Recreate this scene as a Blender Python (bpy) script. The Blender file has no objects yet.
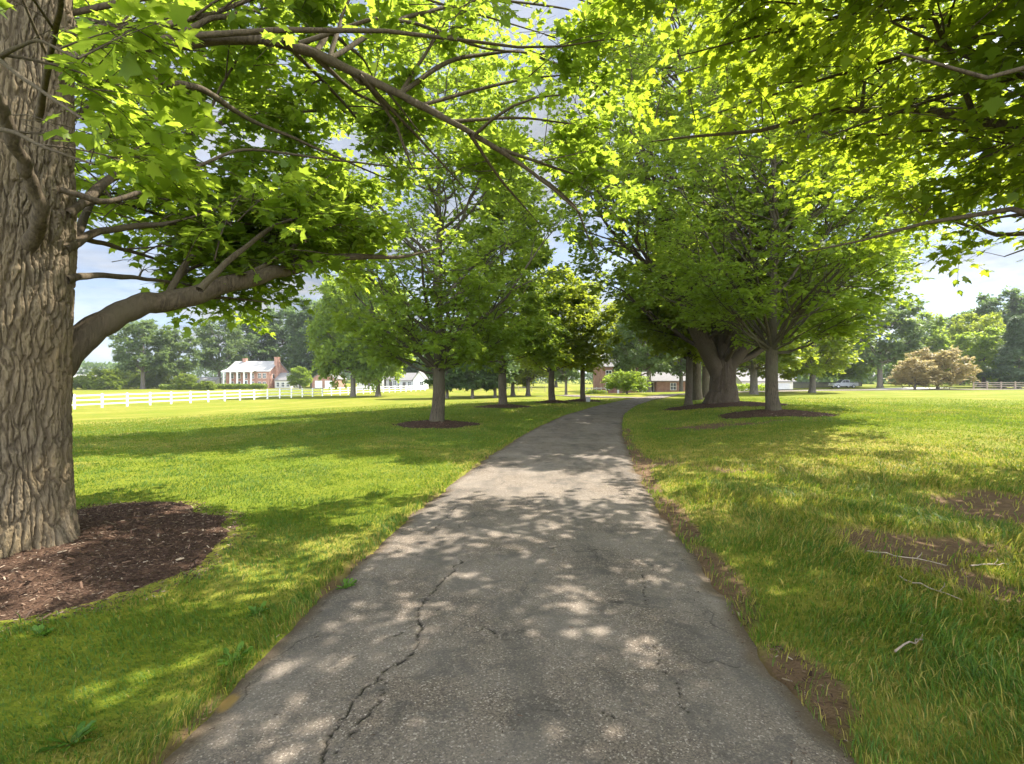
import bpy, math, random
import numpy as np
from mathutils import Vector

PI = math.pi
S = bpy.context.scene
COL = S.collection
R_ = math.radians
CAMZ = 1.75
SUN_AZ, SUN_EL = R_(58), R_(51)          # azimuth from +Y towards +X


def PX(px, Y):
    return (px - 512.0) / 512.0 * Y


# ------------------------------------------------------------------ noise
def _h(ix, iy, iz):
    n = (ix * 374761393 + iy * 668265263 + iz * 1440662683) & 0xFFFFFFFF
    n = ((n ^ (n >> 13)) * 1274126177) & 0xFFFFFFFF
    n = n ^ (n >> 16)
    return (n & 0xFFFF) / 65535.0


def vnoise(x, y, z=0.0):
    x, y, z = np.broadcast_arrays(np.asarray(x, float), np.asarray(y, float), np.asarray(z, float))
    i, j, k = np.floor(x).astype(np.int64), np.floor(y).astype(np.int64), np.floor(z).astype(np.int64)
    u, v, w = x - i, y - j, z - k
    u, v, w = u * u * (3 - 2 * u), v * v * (3 - 2 * v), w * w * (3 - 2 * w)
    r = 0
    for a in (0, 1):
        for b in (0, 1):
            for c in (0, 1):
                r = r + _h(i + a, j + b, k + c) * (u if a else 1 - u) * (v if b else 1 - v) * (w if c else 1 - w)
    return r


def fbm(x, y, z=0.0, o=4):
    r, a, t, f = 0, 1.0, 0, 1.0
    for q in range(o):
        r = r + a * vnoise(np.asarray(x) * f + 17.3 * q, np.asarray(y) * f + 5.1 * q, np.asarray(z) * f + 3.7 * q)
        t += a
        a *= .5
        f *= 2.03
    return r / t


def sstep(a, b, x):
    t = np.clip((np.asarray(x, float) - a) / (b - a), 0, 1)
    return t * t * (3 - 2 * t)


def norm(v):
    return v / np.maximum(np.linalg.norm(v, axis=-1, keepdims=True), 1e-9)


# ------------------------------------------------------------------ scene objects
def tag(o, label=None, cat=None, group=None, kind=None):
    if label: o['label'] = label
    if cat: o['category'] = cat
    if group: o['group'] = group
    if kind: o['kind'] = kind
    return o


def empty(name, loc, rz=0.0, label=None, cat=None, group=None):
    o = bpy.data.objects.new(name, None)
    COL.objects.link(o)
    o.location = loc
    o.rotation_euler = (0, 0, rz)
    o.empty_display_size = .2
    return tag(o, label, cat, group)


def link(name, me, parent=None):
    o = bpy.data.objects.new(name, me)
    COL.objects.link(o)
    if parent: o.parent = parent
    return o


def copy_tree(o, parent=None):
    c = o.copy()
    COL.objects.link(c)
    c.parent = parent
    for ch in [k for k in bpy.data.objects if k.parent is o]:
        copy_tree(ch, c)
    return c


def npmesh(name, V, loops, sizes, mat, smooth=False, fattr=None, vattr=None):
    me = bpy.data.meshes.new(name)
    V = np.ascontiguousarray(V, dtype=np.float32).reshape(-1, 3)
    loops = np.ascontiguousarray(loops, dtype=np.int32).ravel()
    sizes = np.ascontiguousarray(sizes, dtype=np.int32).ravel()
    me.vertices.add(len(V)); me.vertices.foreach_set('co', V.ravel())
    me.loops.add(len(loops)); me.loops.foreach_set('vertex_index', loops)
    me.polygons.add(len(sizes))
    st = np.zeros(len(sizes), dtype=np.int32); st[1:] = np.cumsum(sizes)[:-1]
    me.polygons.foreach_set('loop_start', st)
    if smooth:
        me.polygons.foreach_set('use_smooth', np.ones(len(sizes), dtype=bool))
    me.update(calc_edges=True)
    for k, a in (fattr or {}).items():
        me.attributes.new(k, 'FLOAT', 'FACE').data.foreach_set('value', np.ascontiguousarray(a, dtype=np.float32))
    for k, a in (vattr or {}).items():
        me.attributes.new(k, 'FLOAT', 'POINT').data.foreach_set('value', np.ascontiguousarray(a, dtype=np.float32))
    for m in (mat if isinstance(mat, (list, tuple)) else [mat]):
        me.materials.append(m)
    return me


def gridmesh(name, X, Y, Z, mat, vattr=None, smooth=True):
    """X, Y, Z are (n, m) arrays: one quad sheet."""
    n, m = X.shape
    V = np.stack([X, Y, Z], -1).reshape(-1, 3)
    idx = np.arange(n * m).reshape(n, m)
    q = np.stack([idx[:-1, :-1], idx[:-1, 1:], idx[1:, 1:], idx[1:, :-1]], -1).reshape(-1, 4)
    return npmesh(name, V, q, np.full(len(q), 4), mat, smooth, None, {k: v.ravel() for k, v in (vattr or {}).items()})


class MB:
    """collects boxes, prisms and tubes for one mesh"""
    def __init__(self): self.V, self.F = [], []
    def add(self, v, f):
        b = len(self.V)
        self.V += [tuple(p) for p in v]
        self.F += [tuple(i + b for i in q) for q in f]
    def box(self, x0, x1, y0, y1, z0, z1):
        v = [(x, y, z) for z in (z0, z1) for y in (y0, y1) for x in (x0, x1)]
        self.add(v, [(0, 2, 3, 1), (4, 5, 7, 6), (0, 1, 5, 4), (1, 3, 7, 5), (3, 2, 6, 7), (2, 0, 4, 6)])
    def prism(self, prof, a0, a1, axis='y'):
        """prof: 2D polygon (u, z), extruded along axis from a0 to a1"""
        n = len(prof)
        P = (lambda u, a, z: (u, a, z)) if axis == 'y' else (lambda u, a, z: (a, u, z))
        v = [P(u, a0, z) for u, z in prof] + [P(u, a1, z) for u, z in prof]
        f = [tuple(range(n)), tuple(range(2 * n - 1, n - 1, -1))]
        f += [(i, i + n, (i + 1) % n + n, (i + 1) % n) for i in range(n)]
        self.add(v, f)
    def cyl(self, p, q, r0, r1=None, n=12):
        r1 = r0 if r1 is None else r1
        p, q = Vector(p), Vector(q)
        d = (q - p).normalized()
        u = d.orthogonal().normalized(); w = d.cross(u)
        v = []
        for c, r in ((p, r0), (q, r1)):
            for i in range(n):
                a = 2 * PI * i / n
                v.append(c + (u * math.cos(a) + w * math.sin(a)) * r)
        f = [tuple(range(n - 1, -1, -1)), tuple(range(n, 2 * n))]
        f += [(i, (i + 1) % n, (i + 1) % n + n, i + n) for i in range(n)]
        self.add(v, f)
    def build(self, name, mat, parent=None):
        me = bpy.data.meshes.new(name)
        me.from_pydata(self.V, [], self.F)
        import bmesh
        bm = bmesh.new(); bm.from_mesh(me)
        bmesh.ops.recalc_face_normals(bm, faces=bm.faces)
        bm.to_mesh(me); bm.free()
        me.materials.append(mat)
        return link(name, me, parent)


def bx(name, mat, parent, *args):
    m = MB(); m.box(*args)
    return m.build(name, mat, parent)


# ------------------------------------------------------------------ materials
def newmat(name):
    m = bpy.data.materials.new(name)
    m.use_nodes = True
    nt = m.node_tree
    nt.nodes.clear()
    out = nt.nodes.new('ShaderNodeOutputMaterial')
    return m, nt, out


class N:
    def __init__(s, nt): s.nt = nt
    def __call__(s, t, ins=None, **kw):
        n = s.nt.nodes.new('ShaderNode' + t)
        for k, v in kw.items(): setattr(n, k, v)
        for k, v in (ins or {}).items():
            if isinstance(v, bpy.types.NodeSocket): s.nt.links.new(v, n.inputs[k])
            else: n.inputs[k].default_value = v
        return n
    def ramp(s, fac, stops, interp='LINEAR'):
        n = s.nt.nodes.new('ShaderNodeValToRGB')
        n.color_ramp.interpolation = interp
        e = n.color_ramp.elements
        while len(e) < len(stops): e.new(.5)
        for q, (p, c) in zip(e, stops):
            q.position = p
            q.color = (*c, 1) if len(c) == 3 else c
        s.nt.links.new(fac, n.inputs[0])
        return n.outputs[0]
    def mix(s, fac, a, b, blend='MIX'):
        n = s.nt.nodes.new('ShaderNodeMix')
        n.data_type = 'RGBA'; n.blend_type = blend
        for i, v in ((0, fac), (6, a), (7, b)):
            if isinstance(v, bpy.types.NodeSocket): s.nt.links.new(v, n.inputs[i])
            elif i == 0: n.inputs[0].default_value = v
            else: n.inputs[i].default_value = (*v, 1)
        return n.outputs[2]
    def math(s, op, a, b=0.0, c=0.0):
        n = s.nt.nodes.new('ShaderNodeMath'); n.operation = op
        for i, v in enumerate((a, b, c)):
            if isinstance(v, bpy.types.NodeSocket): s.nt.links.new(v, n.inputs[i])
            else: n.inputs[i].default_value = v
        return n.outputs[0]
    def noise(s, vec, scale, detail=4, rough=.55, dist=0.0):
        n = s('TexNoise', {'Scale': scale, 'Detail': detail, 'Roughness': rough, 'Distortion': dist})
        if vec is not None: s.nt.links.new(vec, n.inputs['Vector'])
        return n.outputs[0]
    def attr(s, name):
        return s('Attribute', attribute_name=name).outputs['Fac']
    def coord(s, scale=None, which='Object'):
        v = s('TexCoord').outputs[which]
        if scale is None: return v
        return s('Mapping', {'Vector': v, 'Scale': scale}).outputs[0]
    def bump(s, h, strength, dist=.02):
        return s('Bump', {'Height': h, 'Strength': strength, 'Distance': dist}).outputs[0]
    def out(s, o, sh): s.nt.links.new(sh, o.inputs[0])


def leaf_mat(name, dark, mid, light, trans, tw=.45):
    m, nt, o = newmat(name); n = N(nt)
    rnd = n.attr('rnd')
    c = n.ramp(rnd, [(0, dark), (.55, mid), (1, light)])
    tc = n.mix(.55, n.mix(1.0, c, (2.1, 2.0, 1.5), 'MULTIPLY'), trans)
    p = n('BsdfPrincipled', {'Base Color': c, 'Roughness': .48, 'Specular IOR Level': .35})
    t = n('BsdfTranslucent', {'Color': tc})
    mx = n('MixShader', {0: tw, 1: p.outputs[0], 2: t.outputs[0]})
    n.out(o, mx.outputs[0])
    return m


def bark_mat(name, a, b, c, sc=1.0, bump=.6):
    m, nt, o = newmat(name); n = N(nt)
    v = n.coord((9 * sc, 9 * sc, 1.5 * sc))
    f1 = n.noise(v, 2.2, 6, .65, .6)
    f2 = n.noise(n.coord(), 1.3, 4)
    f3 = n.noise(n.coord(), 60, 3)
    col = n.mix(n.ramp(f1, [(.34, (0, 0, 0)), (.62, (1, 1, 1))]), a, b)
    col = n.mix(n.ramp(f2, [(.42, (0, 0, 0)), (.7, (1, 1, 1))]), col, c)
    h = n.math('MULTIPLY_ADD', f3, .25, f1)
    p = n('BsdfPrincipled', {'Base Color': col, 'Roughness': .9, 'Specular IOR Level': .15, 'Normal': n.bump(h, bump, .03)})
    n.out(o, p.outputs[0])
    return m


def plain(name, col, rough=.6, var=.12, nscale=6.0, spec=.3, metal=0.0, bump=0.0):
    m, nt, o = newmat(name); n = N(nt)
    f = n.noise(n.coord(), nscale, 5)
    d = tuple(x * (1 - var) for x in col); l = tuple(min(1, x * (1 + var)) for x in col)
    p = n('BsdfPrincipled', {'Base Color': n.ramp(f, [(.3, d), (.7, l)]), 'Roughness': rough, 'Specular IOR Level': spec, 'Metallic': metal})
    if bump: nt.links.new(n.bump(f, bump), p.inputs['Normal'])
    n.out(o, p.outputs[0])
    return m


def brick_mat(name, a, b, mortar):
    m, nt, o = newmat(name); n = N(nt)
    tc = n.coord()
    sep = n('SeparateXYZ', {0: tc})
    u = n.math('ADD', sep.outputs[0], sep.outputs[1])
    v = n('CombineXYZ', {0: u, 1: sep.outputs[2]}).outputs[0]
    t = n('TexBrick', {'Vector': v, 'Color1': (*a, 1), 'Color2': (*b, 1), 'Mortar': (*mortar, 1), 'Scale': 1.0,
                       'Mortar Size': .008, 'Brick Width': .22, 'Row Height': .075})
    f = n.noise(tc, 1.2, 4)
    c = n.mix(n.ramp(f, [(.35, (0, 0, 0)), (.75, (1, 1, 1))]), t.outputs[0], tuple(x * .75 for x in a))
    p = n('BsdfPrincipled', {'Base Color': c, 'Roughness': .85})
    n.out(o, p.outputs[0])
    return m


M = {}
M['leaf_left'] = leaf_mat('leaf_left', (.06, .122, .014), (.1, .175, .018), (.17, .235, .026), (.56, .68, .06), .6)
M['leaf_right'] = leaf_mat('leaf_right', (.058, .118, .012), (.1, .172, .016), (.17, .225, .022), (.54, .62, .03), .6)
M['leaf_row'] = leaf_mat('leaf_row', (.075, .135, .02), (.12, .19, .026), (.18, .245, .034), (.52, .64, .06), .56)
M['leaf_deep'] = leaf_mat('leaf_deep', (.068, .125, .018), (.108, .175, .022), (.16, .225, .03), (.47, .58, .05), .55)
M['leaf_lime'] = leaf_mat('leaf_lime', (.09, .155, .016), (.14, .2, .02), (.2, .25, .028), (.5, .54, .04), .52)
M['leaf_grey'] = leaf_mat('leaf_grey', (.07, .115, .04), (.1, .15, .05), (.14, .19, .065), (.25, .34, .09), .42)
M['leaf_far'] = leaf_mat('leaf_far', (.06, .105, .038), (.085, .14, .045), (.12, .175, .055), (.22, .33, .07), .42)
M['leaf_pink'] = leaf_mat('leaf_pink', (.19, .17, .07), (.28, .23, .1), (.36, .29, .14), (.46, .38, .17), .45)
M['needle'] = leaf_mat('needle', (.06, .1, .05), (.09, .135, .065), (.13, .175, .09), (.16, .24, .08), .25)
M['hedge'] = leaf_mat('hedge', (.09, .14, .02), (.14, .19, .025), (.19, .24, .04), (.32, .4, .05), .45)
M['weed'] = leaf_mat('weed', (.05, .12, .015), (.08, .17, .02), (.12, .22, .03), (.2, .38, .03), .35)
M['bark_old'] = bark_mat('bark_old', (.105, .08, .053), (.20, .16, .108), (.215, .16, .09), 2.2, .8)
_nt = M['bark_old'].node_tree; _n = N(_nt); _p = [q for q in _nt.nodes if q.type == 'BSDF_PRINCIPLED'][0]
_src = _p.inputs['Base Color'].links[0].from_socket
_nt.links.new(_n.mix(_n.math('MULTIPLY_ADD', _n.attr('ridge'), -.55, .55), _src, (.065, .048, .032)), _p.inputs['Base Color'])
M['bark_limb'] = bark_mat('bark_limb', (.045, .034, .024), (.12, .092, .062), (.10, .08, .052), 1.5, .7)
M['bark_grey'] = bark_mat('bark_grey', (.042, .034, .024), (.112, .09, .063), (.098, .09, .058), 1.6, .8)
M['bark_brown'] = bark_mat('bark_brown', (.034, .026, .018), (.10, .076, .052), (.078, .062, .042), 1.8, 1.0)
M['bark_far'] = bark_mat('bark_far', (.07, .06, .05), (.17, .15, .12), (.15, .13, .1), .6, .3)
M['brick'] = brick_mat('brick', (.34, .15, .1), (.42, .21, .14), (.45, .4, .35))
M['brick_dark'] = brick_mat('brick_dark', (.25, .11, .075), (.31, .15, .1), (.36, .3, .26))
M['white'] = plain('white_paint', (.8, .8, .78), .5, .04)
M['cream'] = plain('cream_siding', (.5, .48, .43), .7, .06)
M['grey_siding'] = plain('grey_siding', (.42, .42, .43), .7, .08)
M['shingle'] = plain('grey_shingle', (.2, .19, .185), .9, .25, 9)
M['shingle_pale'] = plain('pale_shingle', (.34, .33, .32), .85, .2, 9)
M['porch_roof'] = plain('porch_roof', (.72, .72, .71), .6, .06)
M['glass'] = plain('window_glass', (.035, .04, .045), .25, .2, 2, .4)
M['door_dark'] = plain('dark_door', (.08, .07, .065), .5)
M['fence_wood'] = plain('weathered_wood', (.3, .24, .18), .85, .25, 14)
M['dark_wood'] = plain('dark_wood', (.075, .07, .065), .85, .25, 14)
M['silver'] = plain('silver_paint', (.3, .31, .325), .4, .03, 3, .5, .55)
M['rubber'] = plain('tyre_rubber', (.02, .02, .021), .8)
M['chrome'] = plain('wheel_metal', (.55, .55, .56), .3, .05, 5, .5, .9)
M['lamp_glass'] = plain('headlight_lens', (.7, .72, .74), .15, .05, 5, .6)
M['ac_grey'] = plain('painted_steel', (.33, .34, .34), .5)
M['stone'] = plain('pale_stone', (.45, .42, .38), .9, .2, 5)


# ------------------------------------------------------------------ ground shape
EL = np.array([(-60, -1.62), (2.3, -1.62), (3.36, -1.6), (4.92, -1.47), (6.54, -1.29), (8.6, -1.02), (11.8, -.5), (14.5, .02),
               (18.3, .82), (24.9, 2.55), (33.2, 5.5), (42.7, 9.5), (56, 15.9), (70, 28), (82, 48), (92, 90)])
ER = np.array([(-60, 1.55), (2.3, 1.55), (3.36, 1.62), (4.92, 1.77), (6.54, 1.95), (8.6, 2.2), (11.8, 2.72), (14.5, 3.18),
               (18.3, 3.95), (24.9, 5.45), (33.2, 8.05), (42.7, 11.8), (56, 18.4), (66, 29), (77, 49), (86, 91)])


def _smooth_interp(tab):
    yy = np.arange(-60, 92, .25)
    v = np.interp(yy, tab[:, 0], tab[:, 1])
    k = np.hanning(15); k /= k.sum()
    vp = np.pad(v, 7, mode='edge')
    v2 = np.convolve(vp, k, 'valid')
    v2[yy < 60] = v2[yy < 60]
    return yy, v2


_YL, _VL = _smooth_interp(EL)
_YR, _VR = _smooth_interp(ER)


def xl(y): return np.interp(y, _YL, _VL)
def xr(y): return np.interp(y, _YR, _VR)


def gz(x, y):
    x = np.asarray(x, float); y = np.asarray(y, float)
    dl = xl(y) - x
    z = -1.2 * sstep(4, 42, dl) * sstep(4, 40, y + 12)
    dr = x - xr(y)
    z = z + .40 * sstep(.8, 6, dr) * sstep(6, 15, y) * (1 - sstep(32, 56, y))
    z = z + .10 * sstep(.25, 1.1, dr) * (1 - sstep(1.5, 3.2, dr)) * (1 - sstep(7, 12, y)) * sstep(-6, 1, y)
    off = np.minimum(sstep(.2, 3, dl) + sstep(.2, 3, dr), 1)
    z = z + off * ((fbm(x * .35, y * .35, 0, 3) - .5) * .10 * (1 - sstep(30, 60, np.abs(y) + np.abs(x))))
    return z


def gz1(x, y): return float(gz(x, y))


MULCH = [(-4.85, 5.05, 2.15, 1.95), (-2.95, 19.7, 1.55, 1.5), (-.56, 32, 1.7, 1.6), (10.05, 19.7, 2.1, 1.5),
         (11.3, 27.6, 3.1, 2.4), (3.1, 38.5, 1.4, 1.3), (5.6, 40.5, 1.4, 1.3)]


def mulch_d(x, y):
    d = np.full(np.shape(x), 9.0)
    for cx, cy, rx, ry in MULCH:
        a = np.arctan2(y - cy, x - cx)
        k = 1 + .30 * (fbm(np.cos(a) * 1.6 + cx, np.sin(a) * 1.6 + cy, 3.3, 2) - .5) * 2
        d = np.minimum(d, np.hypot((x - cx) / (rx * k), (y - cy) / (ry * k)))
    return d


def soil(x, y):
    """1 where the grass is worn through to bare soil"""
    n1 = fbm(x * 1.7, y * 1.7, 1.0, 4)
    n2 = fbm(x * 5, y * 5, 4.0, 3)
    dr = x - xr(y); dl = xl(y) - x
    def spot(cx, cy, rx, ry):
        return np.clip(1.25 - np.hypot((x - cx) / rx, (y - cy) / ry), 0, 1.2)
    s = spot(7.0, 6.9, 1.9, 1.3) * 1.1 + spot(3.75, 4.4, .6, 1.9) * 1.1 + spot(4.6, 5.3, 1.0, .5) + spot(3.2, 10.5, .9, 1.2) * .7 + spot(5.5, 9.5, 1.6, .5) * .6 + spot(6.6, 17.5, 2.2, 1.6) * .8 + spot(3.9, 9.4, .5, 1.0) * .6 + spot(9.2, 16.6, 2.5, .7) * .6
    s = s + np.clip(1.3 - np.abs(dr - .10) / .26, 0, 1) * (dr > -.3) * (.72 + .8 * (n1 - .4)) * (1 - .7 * sstep(12, 25, y))
    s = s + np.clip(1.0 - np.abs(dl - .02) / .12, 0, 1) * (.45 + .9 * (n1 - .4)) * (1 - .7 * sstep(10, 22, y))
    s = s + np.clip(1.12 - mulch_d(x, y), 0, .3) * 2.2
    return sstep(.32, .72, s * (.35 + 1.1 * n1 + .7 * (n2 - .5)))


def dry(x, y):
    n = fbm(x * .6 + 9, y * .6, 2.0, 4)
    dr = x - xr(y); dl = xl(y) - x
    d = sstep(.45, .72, n) * .75
    d = d + .25 * sstep(.3, 1.5, dr) * (1 - sstep(12, 16, y)) + .85 * np.exp(-((y - 10.4) / 2.9) ** 2) * sstep(.0, .6, dr) * (1 - sstep(5, 11, dr))
    d = d + .55 * np.clip(1 - np.abs(dl - .1) / .35, 0, 1) + .5 * np.clip(1 - np.abs(dr - .4) / .6, 0, 1)
    d = d + .12 * sstep(18, 34, y) * sstep(2, 12, dl)
    return np.clip(d, 0, 1)


# ------------------------------------------------------------------ lawn sheet
def axis(lo, hi, step, far_lo, far_hi, g=1.13):
    c = list(np.arange(lo, hi, step))
    s = step; p = c[-1]
    while p < far_hi:
        s *= g; p += s; c.append(p)
    s = step; p = c[0]; b = []
    while p > far_lo:
        s *= g; p -= s; b.append(p)
    return np.array(b[::-1] + c)


ax = axis(-8, 10.5, .07, -2600, 2600, 1.1)
ay = axis(.6, 13, .07, -700, 2600, 1.075)
GX, GY = np.meshgrid(ax, ay)
GZ = gz(GX, GY)
inside = sstep(-.06, .10, GX - xl(GY)) * sstep(-.06, .10, xr(GY) - GX)
inside = np.where(GY > 88, 0, inside)
near = (np.abs(GX) < 14) & (GY < 16) & (GY > -2)
GZ = GZ - .045 * inside + (1 - inside) * np.where(near, .012 + .05 * (fbm(GX * 3, GY * 3, 7, 3) - .5) * sstep(0, .4, np.maximum(xl(GY) - GX, GX - xr(GY))), 0)
sl = soil(GX, GY) * (np.hypot(GX, GY) < 60)
GZ = GZ - .03 * sl * near * (1 - inside) + .012 * (fbm(GX * 14, GY * 14, 2, 2) - .5) * near * (1 - inside)
dy_ = dry(GX, GY)

m, nt, o = newmat('lawn'); n = N(nt)
tc = n.coord()
f1 = n.noise(tc, .35, 5, .6); f2 = n.noise(tc, 2.2, 6, .65); f3 = n.noise(tc, 26, 4, .7); f4 = n.noise(n.coord((1, .22, 1)), 7, 4, .6)
g = n.mix(n.ramp(f2, [(.3, (0, 0, 0)), (.7, (1, 1, 1))]), (.125, .15, .013), (.22, .22, .019))
g = n.mix(n.ramp(f1, [(.38, (0, 0, 0)), (.66, (1, 1, 1))]), g, (.145, .185, .016))
g = n.mix(n.math('MULTIPLY', n.ramp(f3, [(.35, (0, 0, 0)), (.7, (1, 1, 1))]), .6), g, (.075, .115, .016))
straw = n.mix(f3, (.27, .22, .05), (.36, .285, .085))
g = n.mix(n.math('MULTIPLY', n.attr('dry'), n.ramp(f2, [(.3, (.15,) * 3), (.65, (.85,) * 3)])), g, straw)
sc = n.mix(n.noise(tc, 9, 6, .7), (.075, .047, .028), (.21, .135, .08))
g = n.mix(n.attr('soil'), g, sc)
h = n.math('MULTIPLY_ADD', f4, .6, f3)
p = n('BsdfPrincipled', {'Base Color': g, 'Roughness': .95, 'Specular IOR Level': .08, 'Normal': n.bump(h, .7, .04)})
n.out(o, p.outputs[0])
M['lawn'] = m
tag(link('lawn', gridmesh('lawn', GX, GY, GZ, M['lawn'], {'soil': sl, 'dry': dy_})), 'wide mown lawn on both sides of the asphalt driveway', None, None, 'structure')

# ------------------------------------------------------------------ driveway
def g2(px, py):
    Y = 512 * CAMZ / (py - 379.0)
    return (PX(px, Y), Y)


CRACKS = [([(318, 770), (335, 730), (356, 702), (366, 690), (376, 681), (390, 672), (406, 661), (416, 645), (421, 631), (417, 620), (419, 611), (430, 598), (441, 586), (452, 574), (461, 563)], .020),
          ([(338, 758), (346, 742), (362, 727), (374, 715), (381, 707), (380, 694), (378, 682)], .013),
          ([(381, 644), (395, 638), (412, 630), (424, 618), (436, 611)], .010),
          ([(398, 532), (412, 530), (425, 533), (436, 530), (447, 520), (456, 508)], .011),
          ([(318, 612), (326, 596), (338, 588), (346, 573), (372, 552), (392, 528)], .010),
          ([(602, 713), (610, 716), (617, 716), (622, 722)], .008),
          ([(629, 560), (640, 567), (648, 566), (660, 569), (676, 566)], .009),
          ([(643, 572), (646, 590), (645, 612)], .007),
          ([(654, 650), (657, 662), (667, 679)], .008), ([(677, 684), (680, 700), (690, 719)], .008),
          ([(356, 660), (344, 664), (336, 672)], .006), ([(470, 640), (490, 628), (500, 640)], .006)]


def crack_field(x, y):
    c = np.zeros_like(x)
    wx = x + .050 * (fbm(x * 11, y * 11, 1, 4) - .5) * 2 + .030 * (fbm(x * 38, y * 38, 3, 2) - .5)
    wy = y + .055 * (fbm(x * 11, y * 11, 5, 4) - .5) * 2 + .030 * (fbm(x * 38, y * 38, 13, 2) - .5)
    wv = .15 + 1.35 * fbm(x * 9, y * 9, 8, 4)
    for pts, w in CRACKS:
        q = [g2(*a) for a in pts]
        for (x0, y0), (x1, y1) in zip(q[:-1], q[1:]):
            bx0, bx1, by0, by1 = min(x0, x1) - .2, max(x0, x1) + .2, min(y0, y1) - .2, max(y0, y1) + .2
            s_ = (x > bx0) & (x < bx1) & (y > by0) & (y < by1)
            if not s_.any(): continue
            dx, dy = x1 - x0, y1 - y0
            t = np.clip(((wx[s_] - x0) * dx + (wy[s_] - y0) * dy) / (dx * dx + dy * dy), 0, 1)
            d = np.hypot(wx[s_] - x0 - t * dx, wy[s_] - y0 - t * dy)
            c[s_] = np.maximum(c[s_], 1 - sstep(.45, 1.15, d / (.6 * w * wv[s_])))
    return c


ys = list(np.arange(-45, 0, 1.5)) + list(np.arange(0, 1.9, .1)) + list(np.arange(1.9, 7.2, .0125)) + list(np.arange(7.2, 12, .03)) + list(np.arange(12, 22, .1)) + list(np.arange(22, 58, .4)) + list(np.arange(58, 90.5, .8))
ys = np.array(ys)
u = np.linspace(0, 1, 250)
UU, YY = np.meshgrid(u, ys)
el = xl(ys) + .09 * (fbm(ys * 3, 0 * ys, 1, 4) - .5) * 2
er = xr(ys) + .09 * (fbm(ys * 3, 0 * ys, 9, 4) - .5) * 2
XX = el[:, None] + UU * (er - el)[:, None]
fy = YY
ZZ = gz(XX, fy) + .008 + .012 * np.sin(UU * PI) - .02 * sstep(.06, 0, UU) - .02 * sstep(.94, 1, UU) + .004 * (fbm(XX * 2, fy * 2, 0, 3) - .5)
ZZ = ZZ + np.where(YY > 30, .03, 0)
ck = crack_field(XX, YY)
ZZ = ZZ - .012 * ck
edge = 1 - sstep(0, .05, np.minimum(UU, 1 - UU) + .035 * (fbm(XX * 4, YY * 4, 2, 3) - .5))

m, nt, o = newmat('asphalt'); n = N(nt)
tc = n.coord()
vo = n('TexVoronoi', {'Vector': tc, 'Scale': 120.0}); stones = vo.outputs['Color']
bw = n('SeparateColor', {0: stones}).outputs[0]
f1 = n.noise(tc, .8, 6, .6); f2 = n.noise(tc, 3.1, 6, .7, .8); f3 = n.noise(tc, 180, 3, .7); f5 = n.noise(n.coord((1, .3, 1)), 1.6, 4, .6)
c = n.ramp(bw, [(0, (.09, .071, .056)), (.5, (.185, .148, .116)), (.88, (.25, .2, .155)), (1, (.5, .43, .36))])
c = n.mix(n.math('MULTIPLY', n.ramp(f3, [(.4, (0, 0, 0)), (.66, (1, 1, 1))]), .55), c, (.07, .058, .047))
dk = n.ramp(f2, [(.50, (0, 0, 0)), (.62, (1, 1, 1))])
c = n.mix(n.math('MULTIPLY', dk, .62), c, (.06, .055, .05))
c = n.mix(n.math('MULTIPLY', n.ramp(f1, [(.4, (0, 0, 0)), (.62, (1, 1, 1))]), .45), c, (.26, .225, .19))
c = n.mix(n.math('MULTIPLY', n.ramp(f5, [(.50, (0, 0, 0)), (.62, (1, 1, 1))]), .4), c, (.06, .055, .05))
hair = n('TexVoronoi', {'Vector': n('VectorMath', {0: tc, 1: n('VectorMath', {0: n('TexNoise', {'Vector': tc, 'Scale': 3.5, 'Detail': 6.0}).outputs['Color'], 'Scale': .35}, operation='SCALE').outputs[0]}, operation='ADD').outputs[0], 'Scale': 1.15}, feature='DISTANCE_TO_EDGE').outputs['Distance']
hm = n.math('MULTIPLY', n.ramp(hair, [(0, (1, 1, 1)), (.011, (0, 0, 0))]), n.ramp(n.noise(tc, 1.1, 3), [(.52, (0, 0, 0)), (.60, (1, 1, 1))]))
c = n.mix(n.math('MULTIPLY', hm, .75), c, (.03, .027, .022))
c = n.mix(n.attr('crack'), c, (.028, .025, .02))
c = n.mix(n.math('MULTIPLY', n.attr('edge'), .75), c, n.mix(f2, (.05, .036, .022), (.15, .1, .055)))
c = n.mix(n.attr('rust'), c, (.30, .19, .05))
h = n.math('MULTIPLY_ADD', f3, .5, bw)
p = n('BsdfPrincipled', {'Base Color': c, 'Roughness': .88, 'Specular IOR Level': .2, 'Normal': n.bump(h, .55, .012)})
n.out(o, p.outputs[0])
M['asphalt'] = m
rx, ry = g2(227, 702)
rust = (1 - sstep(.6, 1.2, np.hypot((XX - rx) / .05, (YY - ry) / .09) + .5 * (fbm(XX * 25, YY * 25, 2, 2) - .5))) * .75
tag(link('driveway', gridmesh('driveway', XX, YY, ZZ, M['asphalt'], {'crack': ck, 'edge': edge, 'rust': rust})), 'cracked asphalt driveway curving away between the maples', None, None, 'structure')


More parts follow.
